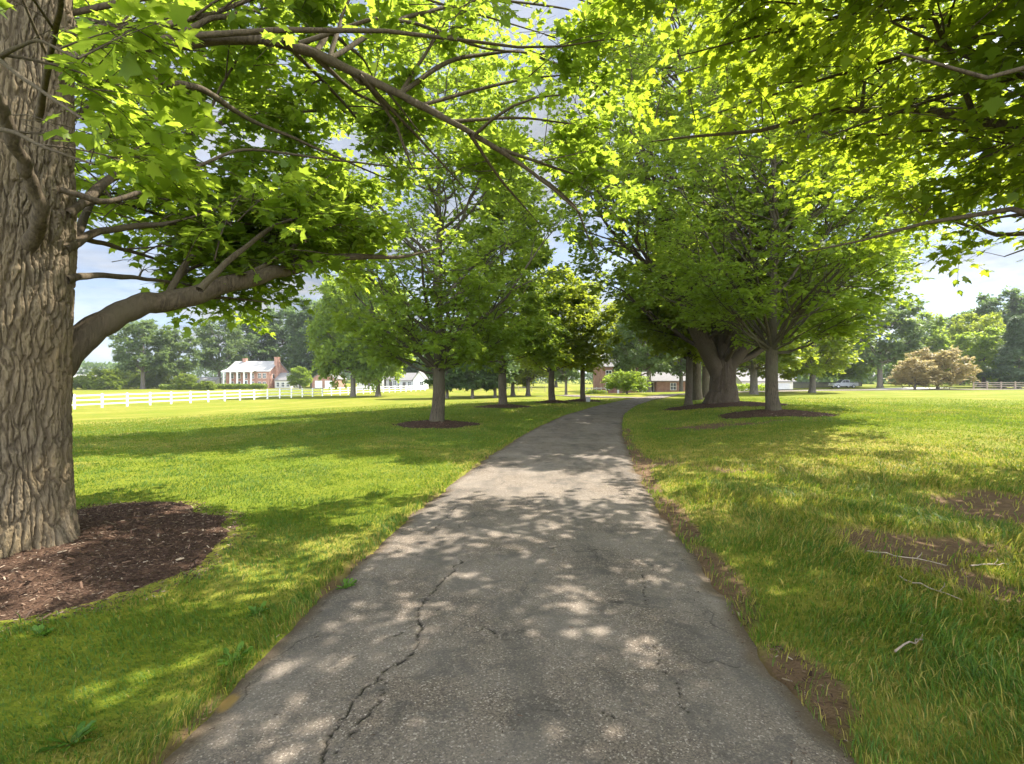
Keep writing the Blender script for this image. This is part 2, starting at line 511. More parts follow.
def ribbon(name, pts, w, mat, lift=.045):
    P = np.array(pts, float)
    t = np.linspace(0, len(P) - 1, 60)
    cx = np.interp(t, range(len(P)), P[:, 0]); cy = np.interp(t, range(len(P)), P[:, 1])
    for _ in range(3):
        cx[1:-1] = (cx[:-2] + cx[1:-1] * 2 + cx[2:]) / 4; cy[1:-1] = (cy[:-2] + cy[1:-1] * 2 + cy[2:]) / 4
    tx, ty = np.gradient(cx), np.gradient(cy); l = np.hypot(tx, ty)
    nx, ny = -ty / l, tx / l
    a = np.linspace(-.5, .5, 7)
    X = cx[:, None] + nx[:, None] * a * w; Y = cy[:, None] + ny[:, None] * a * w
    z = np.zeros(X.size)
    return link(name, gridmesh(name, X, Y, gz(X, Y) + lift, mat, {'crack': z, 'edge': z, 'rust': z}))


tag(ribbon('side_path', [(12.2, 46.5), (9.4, 48.2), (7.2, 51), (6, 58), (5.4, 70), (5.3, 88)], 2.6, M['asphalt'], .05), None, None, None, 'structure')
M['gravel'] = plain('pale_gravel', (.42, .39, .35), .95, .2, 30, .1, 0, .4)
tag(ribbon('gravel_yard', [(38, 84), (52, 92), (66, 96), (82, 100)], 9, M['gravel'], .09), None, None, None, 'structure')


# ------------------------------------------------------------------ wood and leaves
CAND = norm(np.array([(1, 0, 0), (0, 1, 0), (0, 0, 1), (1, 1, .3), (1, -1, .3), (.3, .5, 1), (-.5, .3, 1)], float))


class Wood:
    def __init__(s): s.V, s.Q, s.n = [], [], 0
    def tubes(s, P, R, sides):
        P = np.asarray(P, float); R = np.asarray(R, float)
        if P.ndim == 2: P, R = P[None], R[None]
        if not len(P): return
        S_, K, _ = P.shape
        T = norm(np.gradient(P, axis=1))
        dots = np.abs(np.einsum('skc,nc->skn', T, CAND)).max(1)
        ref = CAND[dots.argmin(1)][:, None, :]
        U = norm(np.cross(T, ref)); W = np.cross(T, U)
        a = np.arange(sides) * 2 * PI / sides
        ring = P[:, :, None] + R[:, :, None, None] * (np.cos(a)[:, None] * U[:, :, None] + np.sin(a)[:, None] * W[:, :, None])
        idx = (np.arange(S_ * K * sides).reshape(S_, K, sides)) + s.n
        nx = np.roll(idx, -1, 2)
        q = np.stack([idx[:, :-1], nx[:, :-1], nx[:, 1:], idx[:, 1:]], -1).reshape(-1, 4)
        s.V.append(ring.reshape(-1, 3)); s.Q.append(q); s.n += S_ * K * sides
    def mesh(s, name, mat):
        V = np.concatenate(s.V); Q = np.concatenate(s.Q)
        return npmesh(name, V, Q, np.full(len(Q), 4), mat, True)


def tmpl(right, fold):
    """half-outline (right side, from base to tip) -> verts, two folded faces"""
    k = len(right)
    V = [(0, 0, 0)] + [(x, y, -fold * x) for x, y in right] + [(0, 1, -.17)] + [(-x, y, -fold * x) for x, y in right]
    tip = k + 1
    fr = list(range(0, k + 2))
    fl = [0] + [tip] + [tip + k - i for i in range(k)]
    return np.array(V, float), [fr, fl]


MAPLE = tmpl([(.22, -.08), (.20, .06), (.52, .14), (.38, .29), (.56, .56), (.27, .50), (.17, .70)], .25)
MAPLE_S = tmpl([(.3, -.05), (.5, .2), (.34, .3), (.5, .58), (.2, .6)], .25)
OVAL = tmpl([(.42, .22), (.34, .68)], .25)
RAG = tmpl([(.3, .02), (.55, .35), (.22, .4), (.38, .8)], .3)
NEEDLE = tmpl([(.10, .1), (.13, .6)], .3)


def leaf_mesh(name, pos, d, up, size, T, mat, rng, shade=None):
    TV, faces = T
    y = norm(d); x = norm(np.cross(y, up)); z = np.cross(x, y)
    sz = size[:, None, None]
    V = pos[:, None] + sz * (TV[None, :, 0:1] * x[:, None] + TV[None, :, 1:2] * y[:, None] + TV[None, :, 2:3] * z[:, None])
    n_, k = len(pos), len(TV)
    base = (np.arange(n_) * k)[:, None]
    loops = np.concatenate([base + np.array(f)[None] for f in faces], 1)
    sizes = np.tile([len(f) for f in faces], n_)
    r = rng.random(n_) if shade is None else np.clip(.5 * rng.random(n_) + .5 * shade, 0, 1)
    return npmesh(name, V, loops, sizes, mat, False, {'rnd': np.repeat(r, len(faces))})


def samp(P, t):
    """P (n,K,3), t (n,m) in 0..1 -> points (n,m,3), tangents"""
    K = P.shape[1]
    f = np.clip(t, 0, .9999) * (K - 1)
    i = f.astype(int); w = (f - i)[..., None]
    r = np.arange(len(P))[:, None]
    a, b = P[r, i], P[r, i + 1]
    return a * (1 - w) + b * w, norm(b - a)


def sprays(o, d, L, M_, size, rng, droop=.18, flat=.42, hang=.35):
    n_ = len(o)
    t = (np.arange(M_)[None] + rng.random((n_, M_))) / M_
    t[:, -1] = 1
    lat = norm(np.cross(d, np.array([0, 0, 1.0])) + 1e-4)
    side = np.where(np.arange(M_) % 2 == 0, 1.0, -1.0)[None, :, None]
    pos = o[:, None] + d[:, None] * (t * L[:, None])[..., None]
    pos[..., 2] -= droop * L[:, None] * t ** 2
    ld = d[:, None] * .65 + lat[:, None] * side * (.95 - .6 * t[..., None]) + rng.normal(0, .32, (n_, M_, 3))
    ld[..., 2] -= hang * rng.random((n_, M_))
    ld = norm(ld)
    sz = size * np.clip(rng.normal(.88, .22, (n_, M_)), .35, 1.3)
    pos = pos + ld * (sz * .5)[..., None]
    up = np.array([0, 0, 1.0]) + rng.normal(0, flat, (n_, M_, 3))
    return pos.reshape(-1, 3), ld.reshape(-1, 3), norm(up).reshape(-1, 3), sz.ravel()


def limb_curve(a, b, bow, K, rng, wob):
    t = np.linspace(0, 1, K)[:, None]
    c = (a + b) / 2 + bow
    P = (1 - t) ** 2 * a + 2 * t * (1 - t) * c + t ** 2 * b
    w = np.cumsum(rng.normal(0, wob, (K, 3)), 0); w -= t * w[-1]; w[0] = 0
    return P + w


def grow(name, root, seed, H, r0, fork, env, zlo, n1=22, n2=9, n3=6, ns=2, M_=11, leaf=.17, up=.9, T=OVAL, leafm=None, barkm=None,
         trunk=None, extra=(), keep=None, twigs=False, spl=.55, r1=.34, gam=1.0, trunk_obj=True, flat=.42, flare=.45, top=.93, l2=.42, droop=.18, sides=14, hang=.35, sbow=.1):
    """a tree at root (local coordinates): trunk, branches and crown as three meshes"""
    rng = np.random.default_rng(seed)
    # trunk centre line
    if trunk is None:
        zt = np.array([-.15, 0, .12, .3, .7, 1.3, fork, *np.linspace(fork, H * top, 9)[1:]])
        zt = np.unique(zt)
        lean = np.cumsum(rng.normal(0, .012 * H / 10, (len(zt), 2)), 0)
        TP = np.stack([lean[:, 0], lean[:, 1], zt], 1)
        TP[zt <= .3, :2] = 0
        TR = r0 * (np.clip(1 - .12 * zt / max(fork, .1), .85, 1)) * np.where(zt > fork, (1 - (zt - fork) / (H * top - fork + .01)) ** .9 * .75 + .02, 1)
        TR = TR + r0 * flare * np.exp(-np.clip(zt, 0, None) / (.45 * max(.5, r0 * 2)))
    else:
        TP, TR = trunk
    def tr_at(z):
        return np.stack([np.interp(z, TP[:, 2], TP[:, 0]), np.interp(z, TP[:, 2], TP[:, 1]), z], -1), np.interp(z, TP[:, 2], TR)
    if trunk_obj:
        w = Wood()
        zz = np.unique(np.concatenate([np.linspace(TP[0, 2], TP[-1, 2], 26 if sides < 20 else 170), TP[:, 2]]))
        pt, rt = tr_at(zz)
        w.tubes(pt, rt, sides)
        V = w.V[0]
        c_, r_ = tr_at(V[:, 2])
        rel = V[:, :2] - c_[:, :2]
        a = np.arctan2(rel[:, 1], rel[:, 0])
        fl = 1 + .13 * np.sin(a * 5 + seed) * np.exp(-np.clip(V[:, 2], 0, None) / .5) + .10 * (vnoise(np.cos(a) * 1.7 + seed, np.sin(a) * 1.7, V[:, 2] * .8) - .5) * 2
        if sides >= 20:
            ww = fbm(np.cos(a) * 3, np.sin(a) * 3, V[:, 2] * 1.5, 3) - .5
            q = 1 - np.abs(2 * vnoise(np.cos(a) * 7 + ww * 3, np.sin(a) * 7 + ww * 3, V[:, 2] * 1.3) - 1)
            fl = fl - .09 * sstep(.55, .95, q) + .10 * ww
        V[:, :2] = c_[:, :2] + rel * fl[:, None]
        link('trunk', w.mesh('trunk', barkm), root)
    # limbs
    K = 9
    L1, R1 = [], []
    for k in range(n1):
        f = (k + rng.random()) / n1
        ze = zlo + (H - zlo) * f ** gam
        az = k * 2.39996 + rng.normal(0, .25)
        re = float(env(ze, az)) * rng.uniform(.72, 1.0)
        zs = max(fork + rng.uniform(0, .35) * r0 * 2, ze - re * up * rng.uniform(.8, 1.2))
        zs = min(zs, TP[-1, 2] * .98)
        s_, rs = tr_at(np.array([zs])); s_ = s_[0]; rs = float(rs[0])
        e_ = np.array([math.cos(az) * re + s_[0] * .5, math.sin(az) * re + s_[1] * .5, ze])
        ln = np.linalg.norm(e_ - s_)
        bow = np.array([math.cos(az) * ln * .10, math.sin(az) * ln * .10, rng.uniform(-.02, sbow) * ln])
        L1.append(limb_curve(s_, e_, bow, K, rng, .018 * ln))
        ra = min(rs * .62, r0 * r1 * (ln / H * 1.7) ** .7)
        R1.append(np.linspace(1, .12, K) ** 1.0 * ra)
    for P, R in extra:
        P = np.array(P, float); R = np.array(R, float)
        t = np.linspace(0, len(P) - 1, K)
        Pk = np.stack([np.interp(t, range(len(P)), P[:, i]) for i in range(3)], 1)
        L1.append(Pk); R1.append(np.interp(t, range(len(P)), R))
    L1 = np.array(L1); R1 = np.array(R1)
    w = Wood()
    ne = len(extra)
    w.tubes(L1[:len(L1) - ne], R1[:len(L1) - ne], 8)
    for P, R in extra:
        P = np.array(P, float); R = np.array(R, float)
        kk = len(P) * 7
        t = np.linspace(0, len(P) - 1, kk)
        Q = np.stack([np.interp(t, range(len(P)), P[:, i]) for i in range(3)], 1)
        for _ in range(4): Q[1:-1] = (Q[:-2] + 2 * Q[1:-1] + Q[2:]) / 4
        r = np.interp(t, range(len(P)), R)
        kn = rng.normal(0, 1, Q.shape); kn[0] = 0
        for _ in range(2): kn[1:-1] = (kn[:-2] + 2 * kn[1:-1] + kn[2:]) / 4
        Q = Q + kn * np.minimum(r * .35, .022)[:, None]
        rn = rng.normal(0, 1, kk); rn = np.convolve(np.pad(rn, 2, mode='edge'), [.1, .2, .4, .2, .1], 'valid'); r = r * (1 + np.where(r > .05, .05, .10) * rn)
        w.tubes(Q, r, 14)
    len1 = np.linalg.norm(L1[:, -1] - L1[:, 0], axis=1)
    upv = np.array([0, 0, 1.0])
    def side_branches(P, Rr, n_, t0, ratio, K, ln, rnd, minlen):
        A = len(P)
        t = t0 + (1 - t0) * (np.arange(n_)[None] + rng.random((A, n_))) / n_
        t[:, -1] = 1
        o_, tg = samp(P, t)
        lat = norm(np.cross(tg, upv) + 1e-4)
        sgn = np.where((np.arange(n_)[None] + np.arange(A)[:, None]) % 2 == 0, 1.0, -1.0)[..., None]
        d = tg * rng.uniform(.4, .9, (A, n_, 1)) + lat * sgn * rng.uniform(.4, 1.1, (A, n_, 1)) * (1 - t[..., None] ** 4 * .8) + upv * rng.uniform(-.15, .4, (A, n_, 1)) + rng.normal(0, rnd, (A, n_, 3))
        d = norm(d)
        L = np.maximum(ln[:, None] * ratio * (1.2 - .75 * t) * rng.uniform(.7, 1.2, (A, n_)), minlen)
        e = o_ + d * L[..., None]
        o_, e, d, L = o_.reshape(-1, 3), e.reshape(-1, 3), d.reshape(-1, 3), L.ravel()
        az = np.arctan2(e[:, 1], e[:, 0]); r = np.hypot(e[:, 0], e[:, 1])
        lim = env(np.clip(e[:, 2], zlo * .6, H), az) * 1.03 + .15
        k = np.minimum(1, lim / np.maximum(r, .01))
        ext = np.repeat(np.arange(A) >= A - ne, n_) if ne and P is L1 else np.zeros(len(r), bool)
        k = np.where(ext, 1, k)
        e[:, :2] *= k[:, None]
        e[:, 2] = np.minimum(e[:, 2], H * 1.03)
        tt = np.linspace(0, 1, K)[None, :, None]
        mid = (o_ + e) / 2 + upv * (L * .08)[:, None] + rng.normal(0, .06, o_.shape) * L[:, None]
        Q = (1 - tt) ** 2 * o_[:, None] + 2 * tt * (1 - tt) * mid[:, None] + tt ** 2 * e[:, None]
        ra = np.repeat(Rr, n_, 0)
        rr = ra[np.arange(len(ra)), np.clip((t.ravel() * (Rr.shape[1] - 1)).astype(int), 0, Rr.shape[1] - 1)]
        return Q, L, rr, np.repeat(np.arange(A), n_)
    L2, len2, rr2, _ = side_branches(L1, R1, n2, .22, l2, 5, len1, .2, .4)
    ra2 = np.maximum(np.minimum(rr2 * .6, len2 * .018), .006)[:, None] * np.linspace(1, .25, 5)[None]
    L3, len3, rr3, _ = side_branches(L2, ra2, n3, .15, .42, 4, len2, .3, .3)
    ra3 = np.maximum(np.minimum(rr3 * .6, len3 * .012), .004)[:, None] * np.linspace(1, .4, 4)[None]
    if keep is not None:
        k2 = keep(L2[:, -1]) & keep(L2[:, 2]); L2, ra2 = L2[k2], ra2[k2]
        k3 = keep(L3[:, -1]) & keep(L3[:, 2]); L3, ra3, len3 = L3[k3], ra3[k3], len3[k3]
    w.tubes(L2, ra2, 5)
    w.tubes(L3, ra3, 4 if twigs else 3)
    # sprays of leaves
    t = .35 + .65 * (np.arange(ns)[None] + rng.random((len(L3), ns))) / ns
    t[:, -1] = 1
    o_, tg = samp(L3, t)
    lat = norm(np.cross(tg, upv) + 1e-4)
    sgn = np.where(np.arange(ns) % 2 == 0, 1.0, -1.0)[None, :, None]
    d = tg + lat * sgn * rng.uniform(.1, 1.0, (len(L3), ns, 1)) * (1 - t[..., None] * .7) + rng.normal(0, .25, tg.shape)
    d[..., 2] *= .55
    d = norm(d).reshape(-1, 3); o_ = o_.reshape(-1, 3)
    L = spl * rng.uniform(.6, 1.25, len(o_))
    if keep is not None:
        kk = keep(o_ + d * L[:, None] - upv * .1 * spl); o_, d, L = o_[kk], d[kk], L[kk]
    if twigs:
        tt = np.linspace(0, 1, 4)[None, :, None]
        tw = o_[:, None] + d[:, None] * tt * L[:, None, None]
        tw[..., 2] -= droop * L[:, None] * tt[..., 0] ** 2
        w.tubes(tw, np.full(tw.shape[:2], .0028), 3)
    link('branches', w.mesh('branches', barkm), root)
    pos, ld, upn, sz = sprays(o_, d, L, M_, leaf, rng, droop, flat, hang)
    sh = vnoise(pos[:, 0] * .7 + seed, pos[:, 1] * .7, pos[:, 2] * .7)
    link('crown', leaf_mesh('crown', pos, ld, upn, sz, T, leafm, rng, sh), root)
    return len(pos)


def ell(R, z0, z1, p=2.2, lump=.18, seed=0.0, zc=None):
    """envelope radius by height and azimuth"""
    zc = (z0 + (z1 - z0) * .42) if zc is None else zc
    def f(z, az):
        z = np.asarray(z, float)
        q = np.where(z > zc, (z - zc) / (z1 - zc), (zc - z) / (zc - z0))
        b = np.clip(1 - np.abs(np.clip(q, -1, 1)) ** p, 0.02, 1) ** (1 / p)
        return R * b * (1 + lump * (vnoise(np.cos(az) * 1.5 + seed, np.sin(az) * 1.5 + seed, z * .45) - .5) * 2)
    return f


def cone(R, z0, z1, lump=.15, seed=0.0, p=.8):
    def f(z, az):
        q = np.clip((z1 - np.asarray(z, float)) / (z1 - z0), .0, 1)
        return (R * q ** p + .1) * (1 + lump * (vnoise(np.cos(az) * 2 + seed, np.sin(az) * 2, z * .8) - .5) * 2) * sstep(z0 - .6, z0 + .8, z)
    return f


exec_stats = []
# ------------------------------------------------------------------ the old maple on the left
LX, LY = -4.83, 4.95
lz = gz1(LX, LY)
old = empty('maple_tree', (LX, LY, lz), 0, 'huge old maple with furrowed brown trunk and low sweeping limb, at left edge', 'tree')


def W(px, py, Y):
    return np.array([PX(px, Y) - LX, Y - LY, CAMZ + (379 - py) / 512 * Y - lz])


# trunk: a dense sheet of ridged bark
nz, na = 640, 480
zz = np.concatenate([np.linspace(-.2, 6.2, nz)])
aa = np.linspace(0, 2 * PI, na, endpoint=False)
TPz = np.array([-.3, 0, .5, 1, 2, 2.6, 3.2, 4, 5.4, 7.5, 10, 13])
TPx = np.array([0, 0, 0, .0, .01, .02, .06, .12, .2, .3, .4, .5])
TPr = np.array([.50, .46, .425, .41, .41, .43, .42, .37, .30, .25, .17, .05])
AA, ZT = np.meshgrid(aa, zz)
rad = np.interp(ZT, TPz, TPr)
rad = rad + .07 * np.exp(-np.clip(ZT, 0, None) / .22) * (1 + .9 * np.sin(AA * 4 + 1.0) + .5 * np.sin(AA * 7 + 2))
rad = rad * (1 + .05 * np.sin(AA * 3 + ZT * .25) + .10 * (fbm(np.cos(AA) * 1.5, np.sin(AA) * 1.5, ZT * .5, 2) - .5))
ca, sa = np.cos(AA), np.sin(AA)
wrp = fbm(ca * 4, sa * 4, ZT * 3.0, 3) - .5
NC = 50


def plates(U_, V_, nc, seed):
    iu, iv = np.floor(U_).astype(np.int64), np.floor(V_).astype(np.int64)
    f1 = np.full(U_.shape, 9.0); f2 = np.full(U_.shape, 9.0); hid = np.zeros(U_.shape)
    for du in (-1, 0, 1):
        for dv in (-1, 0, 1):
            cu, cv = iu + du, iv + dv
            cm = np.mod(cu, nc)
            jx = _h(cm, cv, cm * 0 + seed); jy = _h(cm, cv, cm * 0 + seed + 5)
            d = np.hypot(cu + .1 + .8 * jx - U_, cv + .1 + .8 * jy - V_)
            near_ = d < f1
            f2 = np.where(near_, f1, np.minimum(f2, d)); hid = np.where(near_, jx, hid); f1 = np.where(near_, d, f1)
    return f2 - f1, hid


w1 = fbm(ca * 3, sa * 3, ZT * 2.2, 3) - .5; w2 = fbm(ca * 9, sa * 9, ZT * 7, 3) - .5; w3 = fbm(ca * 9 + 5, sa * 9, ZT * 7, 3) - .5
U_ = AA / (2 * PI) * NC + w1 * 2.0 + w2 * 1.1 + .18 * np.sin(ZT * 7 + w1 * 8)
V_ = ZT / .38 + w3 * .9 + w1 * 1.5
e1, hid = plates(U_, V_, NC, 3)
e2, _ = plates(U_ * 2 + w2 * 2, V_ * 2.1 + w3 * 2, NC * 2, 11)
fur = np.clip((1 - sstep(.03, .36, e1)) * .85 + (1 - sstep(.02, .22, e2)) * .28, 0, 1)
rough = fbm(ca * 46, sa * 46, ZT * 30, 3) - .5
rad = rad + .015 - .032 * fur + .010 * (hid - .5) + .014 * rough
cx = np.interp(ZT, TPz, TPx)
X = cx + rad * ca; Y = rad * sa
X = np.concatenate([X, X[:, :1]], 1); Y = np.concatenate([Y, Y[:, :1]], 1); Zt = np.concatenate([ZT, ZT[:, :1]], 1)
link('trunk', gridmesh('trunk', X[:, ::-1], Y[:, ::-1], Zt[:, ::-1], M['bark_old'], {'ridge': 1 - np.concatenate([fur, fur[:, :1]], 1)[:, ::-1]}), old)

EXTRA = [
    ([W(14, 400, 4.97), W(52, 368, 5.2), W(80, 340, 5.4), W(112, 318, 5.6), W(152, 302, 5.9), W(200, 292, 6.3), W(250, 280, 6.7), W(292, 268, 7.05), W(345, 255, 7.6), W(400, 258, 8.2), W(440, 248, 8.8)],
     [.22, .185, .15, .132, .122, .116, .105, .085, .052, .028, .012]),
    ([W(50, 78, 5), W(75, 62, 5), W(140, 50, 5.4), W(200, 40, 5.7), W(270, 38, 6), W(330, 60, 6.4), W(400, 95, 6.8), W(450, 122, 7.1), W(500, 150, 7.5), W(540, 178, 7.8), W(582, 215, 8.1)],
     [.10, .085, .075, .068, .062, .056, .048, .042, .034, .026, .012]),
    ([W(60, 62, 4.9), W(110, 72, 5.1), W(160, 80, 5.4), W(205, 90, 5.8), W(250, 120, 6.4), W(320, 150, 7.2), W(400, 185, 8.2)],
     [.055, .05, .045, .036, .026, .018, .008]),
    ([W(20, 270, 4.95), W(44, 222, 4.6), W(36, 190, 4.4), W(20, 155, 4.2), W(4, 110, 3.95), W(-30, 40, 3.6)], [.085, .062, .052, .047, .044, .04]),
    ([W(62, 190, 4.9), W(110, 205, 5.1), W(170, 180, 5.6), W(240, 148, 6.4), W(330, 160, 7.2), W(420, 170, 8.2), W(470, 165, 8.8)], [.03, .026, .022, .018, .014, .01, .006]),
    ([W(66, 40, 5), W(100, 27, 5.3), W(160, 30, 5.6), W(230, 10, 6.2), W(330, -30, 7)], [.05, .04, .03, .025, .02]),
    ([W(300, 45, 6.2), W(370, 20, 6.6), W(420, 25, 7.0), W(480, 50, 7.6), W(540, 55, 8.4), W(600, 60, 9.2)], [.03, .024, .02, .016, .012, .006]),
    ([W(60, 10, 5), W(90, -80, 5.6), W(200, -120, 6.6), W(340, -120, 7.8), W(520, -60, 9.2), W(610, 20, 10)], [.06, .05, .04, .03, .02, .01]),
    ([W(50, 240, 5.0), W(85, 238, 5.5), W(120, 248, 6.1), W(165, 262, 6.8), W(200, 275, 7.4)], [.04, .03, .022, .015, .006]),
    ([W(50, 215, 5.0), W(80, 205, 5.6), W(115, 200, 6.4), W(160, 215, 7.2), W(215, 240, 8.0)], [.04, .03, .022, .015, .006]),
    ([W(64, 250, 5.0), W(90, 235, 5.4), W(140, 225, 6.0), W(200, 222, 6.8), W(270, 225, 7.6), W(330, 245, 8.4)], [.05, .04, .033, .026, .018, .008]),
    ([W(66, 280, 5.0), W(95, 275, 5.5), W(140, 278, 6.2), W(190, 285, 7.0), W(230, 300, 7.7)], [.04, .03, .024, .018, .008]),
    ([W(68, 215, 5.0), W(110, 180, 5.6), W(170, 140, 6.4), W(250, 115, 7.4), W(340, 110, 8.4), W(430, 130, 9.2)], [.05, .042, .036, .03, .02, .008]),
    ([W(68, 260, 5.1), W(85, 215, 5.9), W(110, 180, 6.9), W(140, 170, 7.8), W(175, 180, 8.6)], [.045, .036, .028, .02, .008]),
    ([W(200, 290, 5.6), W(235, 255, 6.1), W(275, 225, 6.8), W(310, 215, 7.6), W(350, 220, 8.4)], [.04, .032, .025, .018, .008]),
    ([W(400, 95, 6.8), W(450, 60, 7.4), W(520, 50, 8.2), W(590, 80, 9.0), W(635, 120, 9.6)], [.035, .028, .022, .015, .007]),
    ([W(330, 60, 6.4), W(400, 20, 7.2), W(480, 0, 8.2), W(570, 10, 9.2), W(640, 40, 10)], [.035, .03, .024, .016, .007]),
    ([W(55, 30, 5), W(95, 22, 6.0), W(150, 40, 7.0), W(240, 85, 8.4), W(330, 105, 9.5)], [.045, .036, .028, .018, .007]),
    ([W(55, -30, 5), W(110, -40, 6.2), W(200, -10, 7.6), W(300, 30, 9.2), W(380, 60, 10)], [.045, .036, .028, .018, .007]),
    ([W(60, 130, 5), W(95, 105, 6.0), W(150, 100, 7.3), W(220, 125, 8.8)], [.036, .028, .018, .007]),
    ([W(60, 60, 5), W(100, 40, 6.4), W(170, 55, 8.0), W(260, 60, 9.6)], [.036, .028, .018, .007]),
    ([W(-20, 80, 3.7), W(5, 55, 3.3), W(40, 40, 3.0), W(80, 60, 2.8)], [.022, .014, .009, .005]),
    ([W(-25, 130, 3.9), W(10, 130, 3.5), W(50, 150, 3.2), W(95, 165, 3.1)], [.022, .014, .009, .005]),
    ([W(40, 120, 4.5), W(50, 70, 3.9), W(60, 20, 3.3), W(70, -60, 2.8)], [.03, .022, .016, .01]),
    ([W(-30, 40, 3.6), W(0, 60, 3.2), W(40, 90, 2.9), W(85, 120, 2.7)], [.025, .015, .01, .006]),
]


_le = ell(8.3, 2.2, 15.5, 2.4, .12, 3.1, 6.0)


def left_env(z, az):
    # reaches furthest over the driveway, shorter over the lawn behind
    a = np.asarray(az, float)
    return _le(z, az) * (1 - .24 * np.exp(-((np.angle(np.exp(1j * (a - 1.75))) / .75) ** 2)))

_r = np.random.default_rng(5)
_lim, _arc = np.array(EXTRA[0][0]), np.array(EXTRA[1][0])
for _i in range(10):
    _src = _lim if _i < 5 else _arc
    _f = _r.uniform(3.2, 7.5) if _i < 5 else _r.uniform(2.2, 8.5)
    _k = int(_f); _a = _src[_k] * (1 - _f + _k) + _src[_k + 1] * (_f - _k)
    _tg = norm(_src[_k + 1] - _src[_k])
    _d = _tg * .6 + np.array([_r.normal(0, .35), _r.uniform(.3, 1.0), _r.uniform(.35, 1.1) if _i < 5 else _r.uniform(-.9, .6)])
    _b = _a + norm(_d) * _r.uniform(1.4, 3.0)
    _m = (_a + _b) / 2 + _r.normal(0, .22, 3)
    EXTRA.append(([_a, (_a + _m) / 2 + _r.normal(0, .08, 3), _m, (_m + _b) / 2 + _r.normal(0, .1, 3), _b], [.035, .028, .021, .014, .005]))
for _p in ([(450, 122, 7.1), (520, 118, 7.8), (610, 130, 8.6)], [(500, 150, 7.5), (560, 170, 8.2), (618, 190, 9)], [(540, 178, 7.8), (575, 205, 8.4), (598, 262, 9.2)],
           [(470, 135, 7.2), (500, 180, 8), (540, 225, 9)], [(360, 76, 6.5), (420, 140, 7.6), (480, 205, 8.8)], [(420, 106, 6.9), (520, 80, 8), (630, 70, 9.2)], [(400, 95, 6.8), (430, 50, 7.2), (470, -20, 7.8)],
           [(285, 42, 6), (350, 110, 7.6), (400, 175, 9)], [(330, 60, 6.4), (345, 10, 6.8), (380, -60, 7.2)]):
    EXTRA.append(([W(*q) for q in _p], [.03, .018, .006]))
RB = ((.6, 7.0, 6.4), (1.9, 8.0, 7.4), (.2, 5.6, 7.6))
for _e in RB:
    _b = np.array([_e[0] - LX, _e[1] - LY, _e[2] - lz]); _a = np.array([.12, 0, 4.6 + .4 * (_e[2] - 5)])
    _m = (_a + _b) / 2 + np.array([0, 0, .7])
    EXTRA.append(([_a, (_a + _m) / 2 + np.array([0, .1, .2]), _m, (_m + _b) / 2, _b], [.03, .026, .02, .014, .006]))


def zmin_left(p):
    x, y, z = p[:, 0] + LX, p[:, 1] + LY, p[:, 2] + lz
    d = np.hypot(x, y)
    # the lower side of the crown: low over the long limb, rising towards the driveway
    zl = 2.75 + .9 * sstep(-3.2, -1.5, x) + 1.15 * sstep(-2.5, -.8, x) - .9 * sstep(.2, 1.0, x) + .12 * np.clip(y - 7, 0, 4) * sstep(-2.5, -.8, x)
    zl = np.where(x < -4.2, 2.6, zl)
    c = vnoise(x * 1.9, y * 1.9, z * 1.9 + 40)
    ok = (z > zl) & (d > 1.9)
    ok &= ~((y < 3.6) & (x > -1.9) & (z < 5.5))
    # the trunk's face towards the driveway stays clear
    ok &= ~((np.hypot(p[:, 0], p[:, 1]) < 1.5) & (z < 3.3))
    ok &= (x < 2.6 + .1 * (y - 8) + 1.4 * (vnoise(x * 1.1, y * 1.1, z * 1.1 + 70) - .6)) | (z > 8)
    # thinner on the near side, so that the trunk and the arching branch show
    ok &= ~((d < 4.6) & (z < 7) & (c < .54))
    ok &= ~((y < 4.9) & (x < -3.4) & (z < 6.5) & (c < .60))
    ok &= ~((x > -4.0) & (x < -1.0) & (y < 5.9 + .5 * (x + 4)) & (z > 4.3) & (z < 8) & (c < .60))
    c3 = vnoise(x * 2.3 + 7, y * 2.3, z * 2.3)
    ok &= ~((z > 6.0) & (y > 5.2) & (c3 < .36 + .34 * sstep(7.0, 8.6, z)))
    ok &= c3 > .36 + .09 * ((z < 7.0) & (y < 7.2))
    ok &= ~((c3 < .58) & (x > -2.7) & (x < .4) & (y > 6.2) & (y < 10.5) & (z > 4.2))
    edge_ = sstep(-1.6, 3.0, x + 1.2 * (vnoise(x * .9, y * .9, z * .9 + 9) - .5))
    ok &= ~((c3 < .36 + .22 * edge_) & (x > -2.5))
    ok &= ~((y > 11.6 - .25 * np.abs(x + 1)) & (x < -1.0))
    return ok


exec_stats.append(('old', grow('old', old, 11, 15.5, .5, 3.6, left_env, 6.4, n1=15, n2=10, n3=8, ns=3, M_=10, leaf=.13, up=.25,
     T=MAPLE, leafm=M['leaf_left'], barkm=M['bark_limb'], trunk=(np.stack([TPx, 0 * TPx, TPz], 1), TPr), extra=EXTRA, keep=zmin_left, twigs=True, spl=.5,
     trunk_obj=False, gam=.9, flat=.40, r1=.09)))
w = Wood()
zt = np.linspace(5.9, 13, 12)
w.tubes(np.stack([np.interp(zt, TPz, TPx), 0 * zt, zt], 1), np.interp(zt, TPz, TPr) * .97, 18)
link('upper_trunk', w.mesh('upper_trunk', M['bark_old']), old)

# ------------------------------------------------------------------ the maple that overhangs from the right
RX, RY = 9.6, 4.6
rz = gz1(RX, RY)
rt = empty('maple_tree', (RX, RY, rz), 0, 'maple reaching in from outside the right edge, only its yellow-green hanging sprays seen', 'tree')


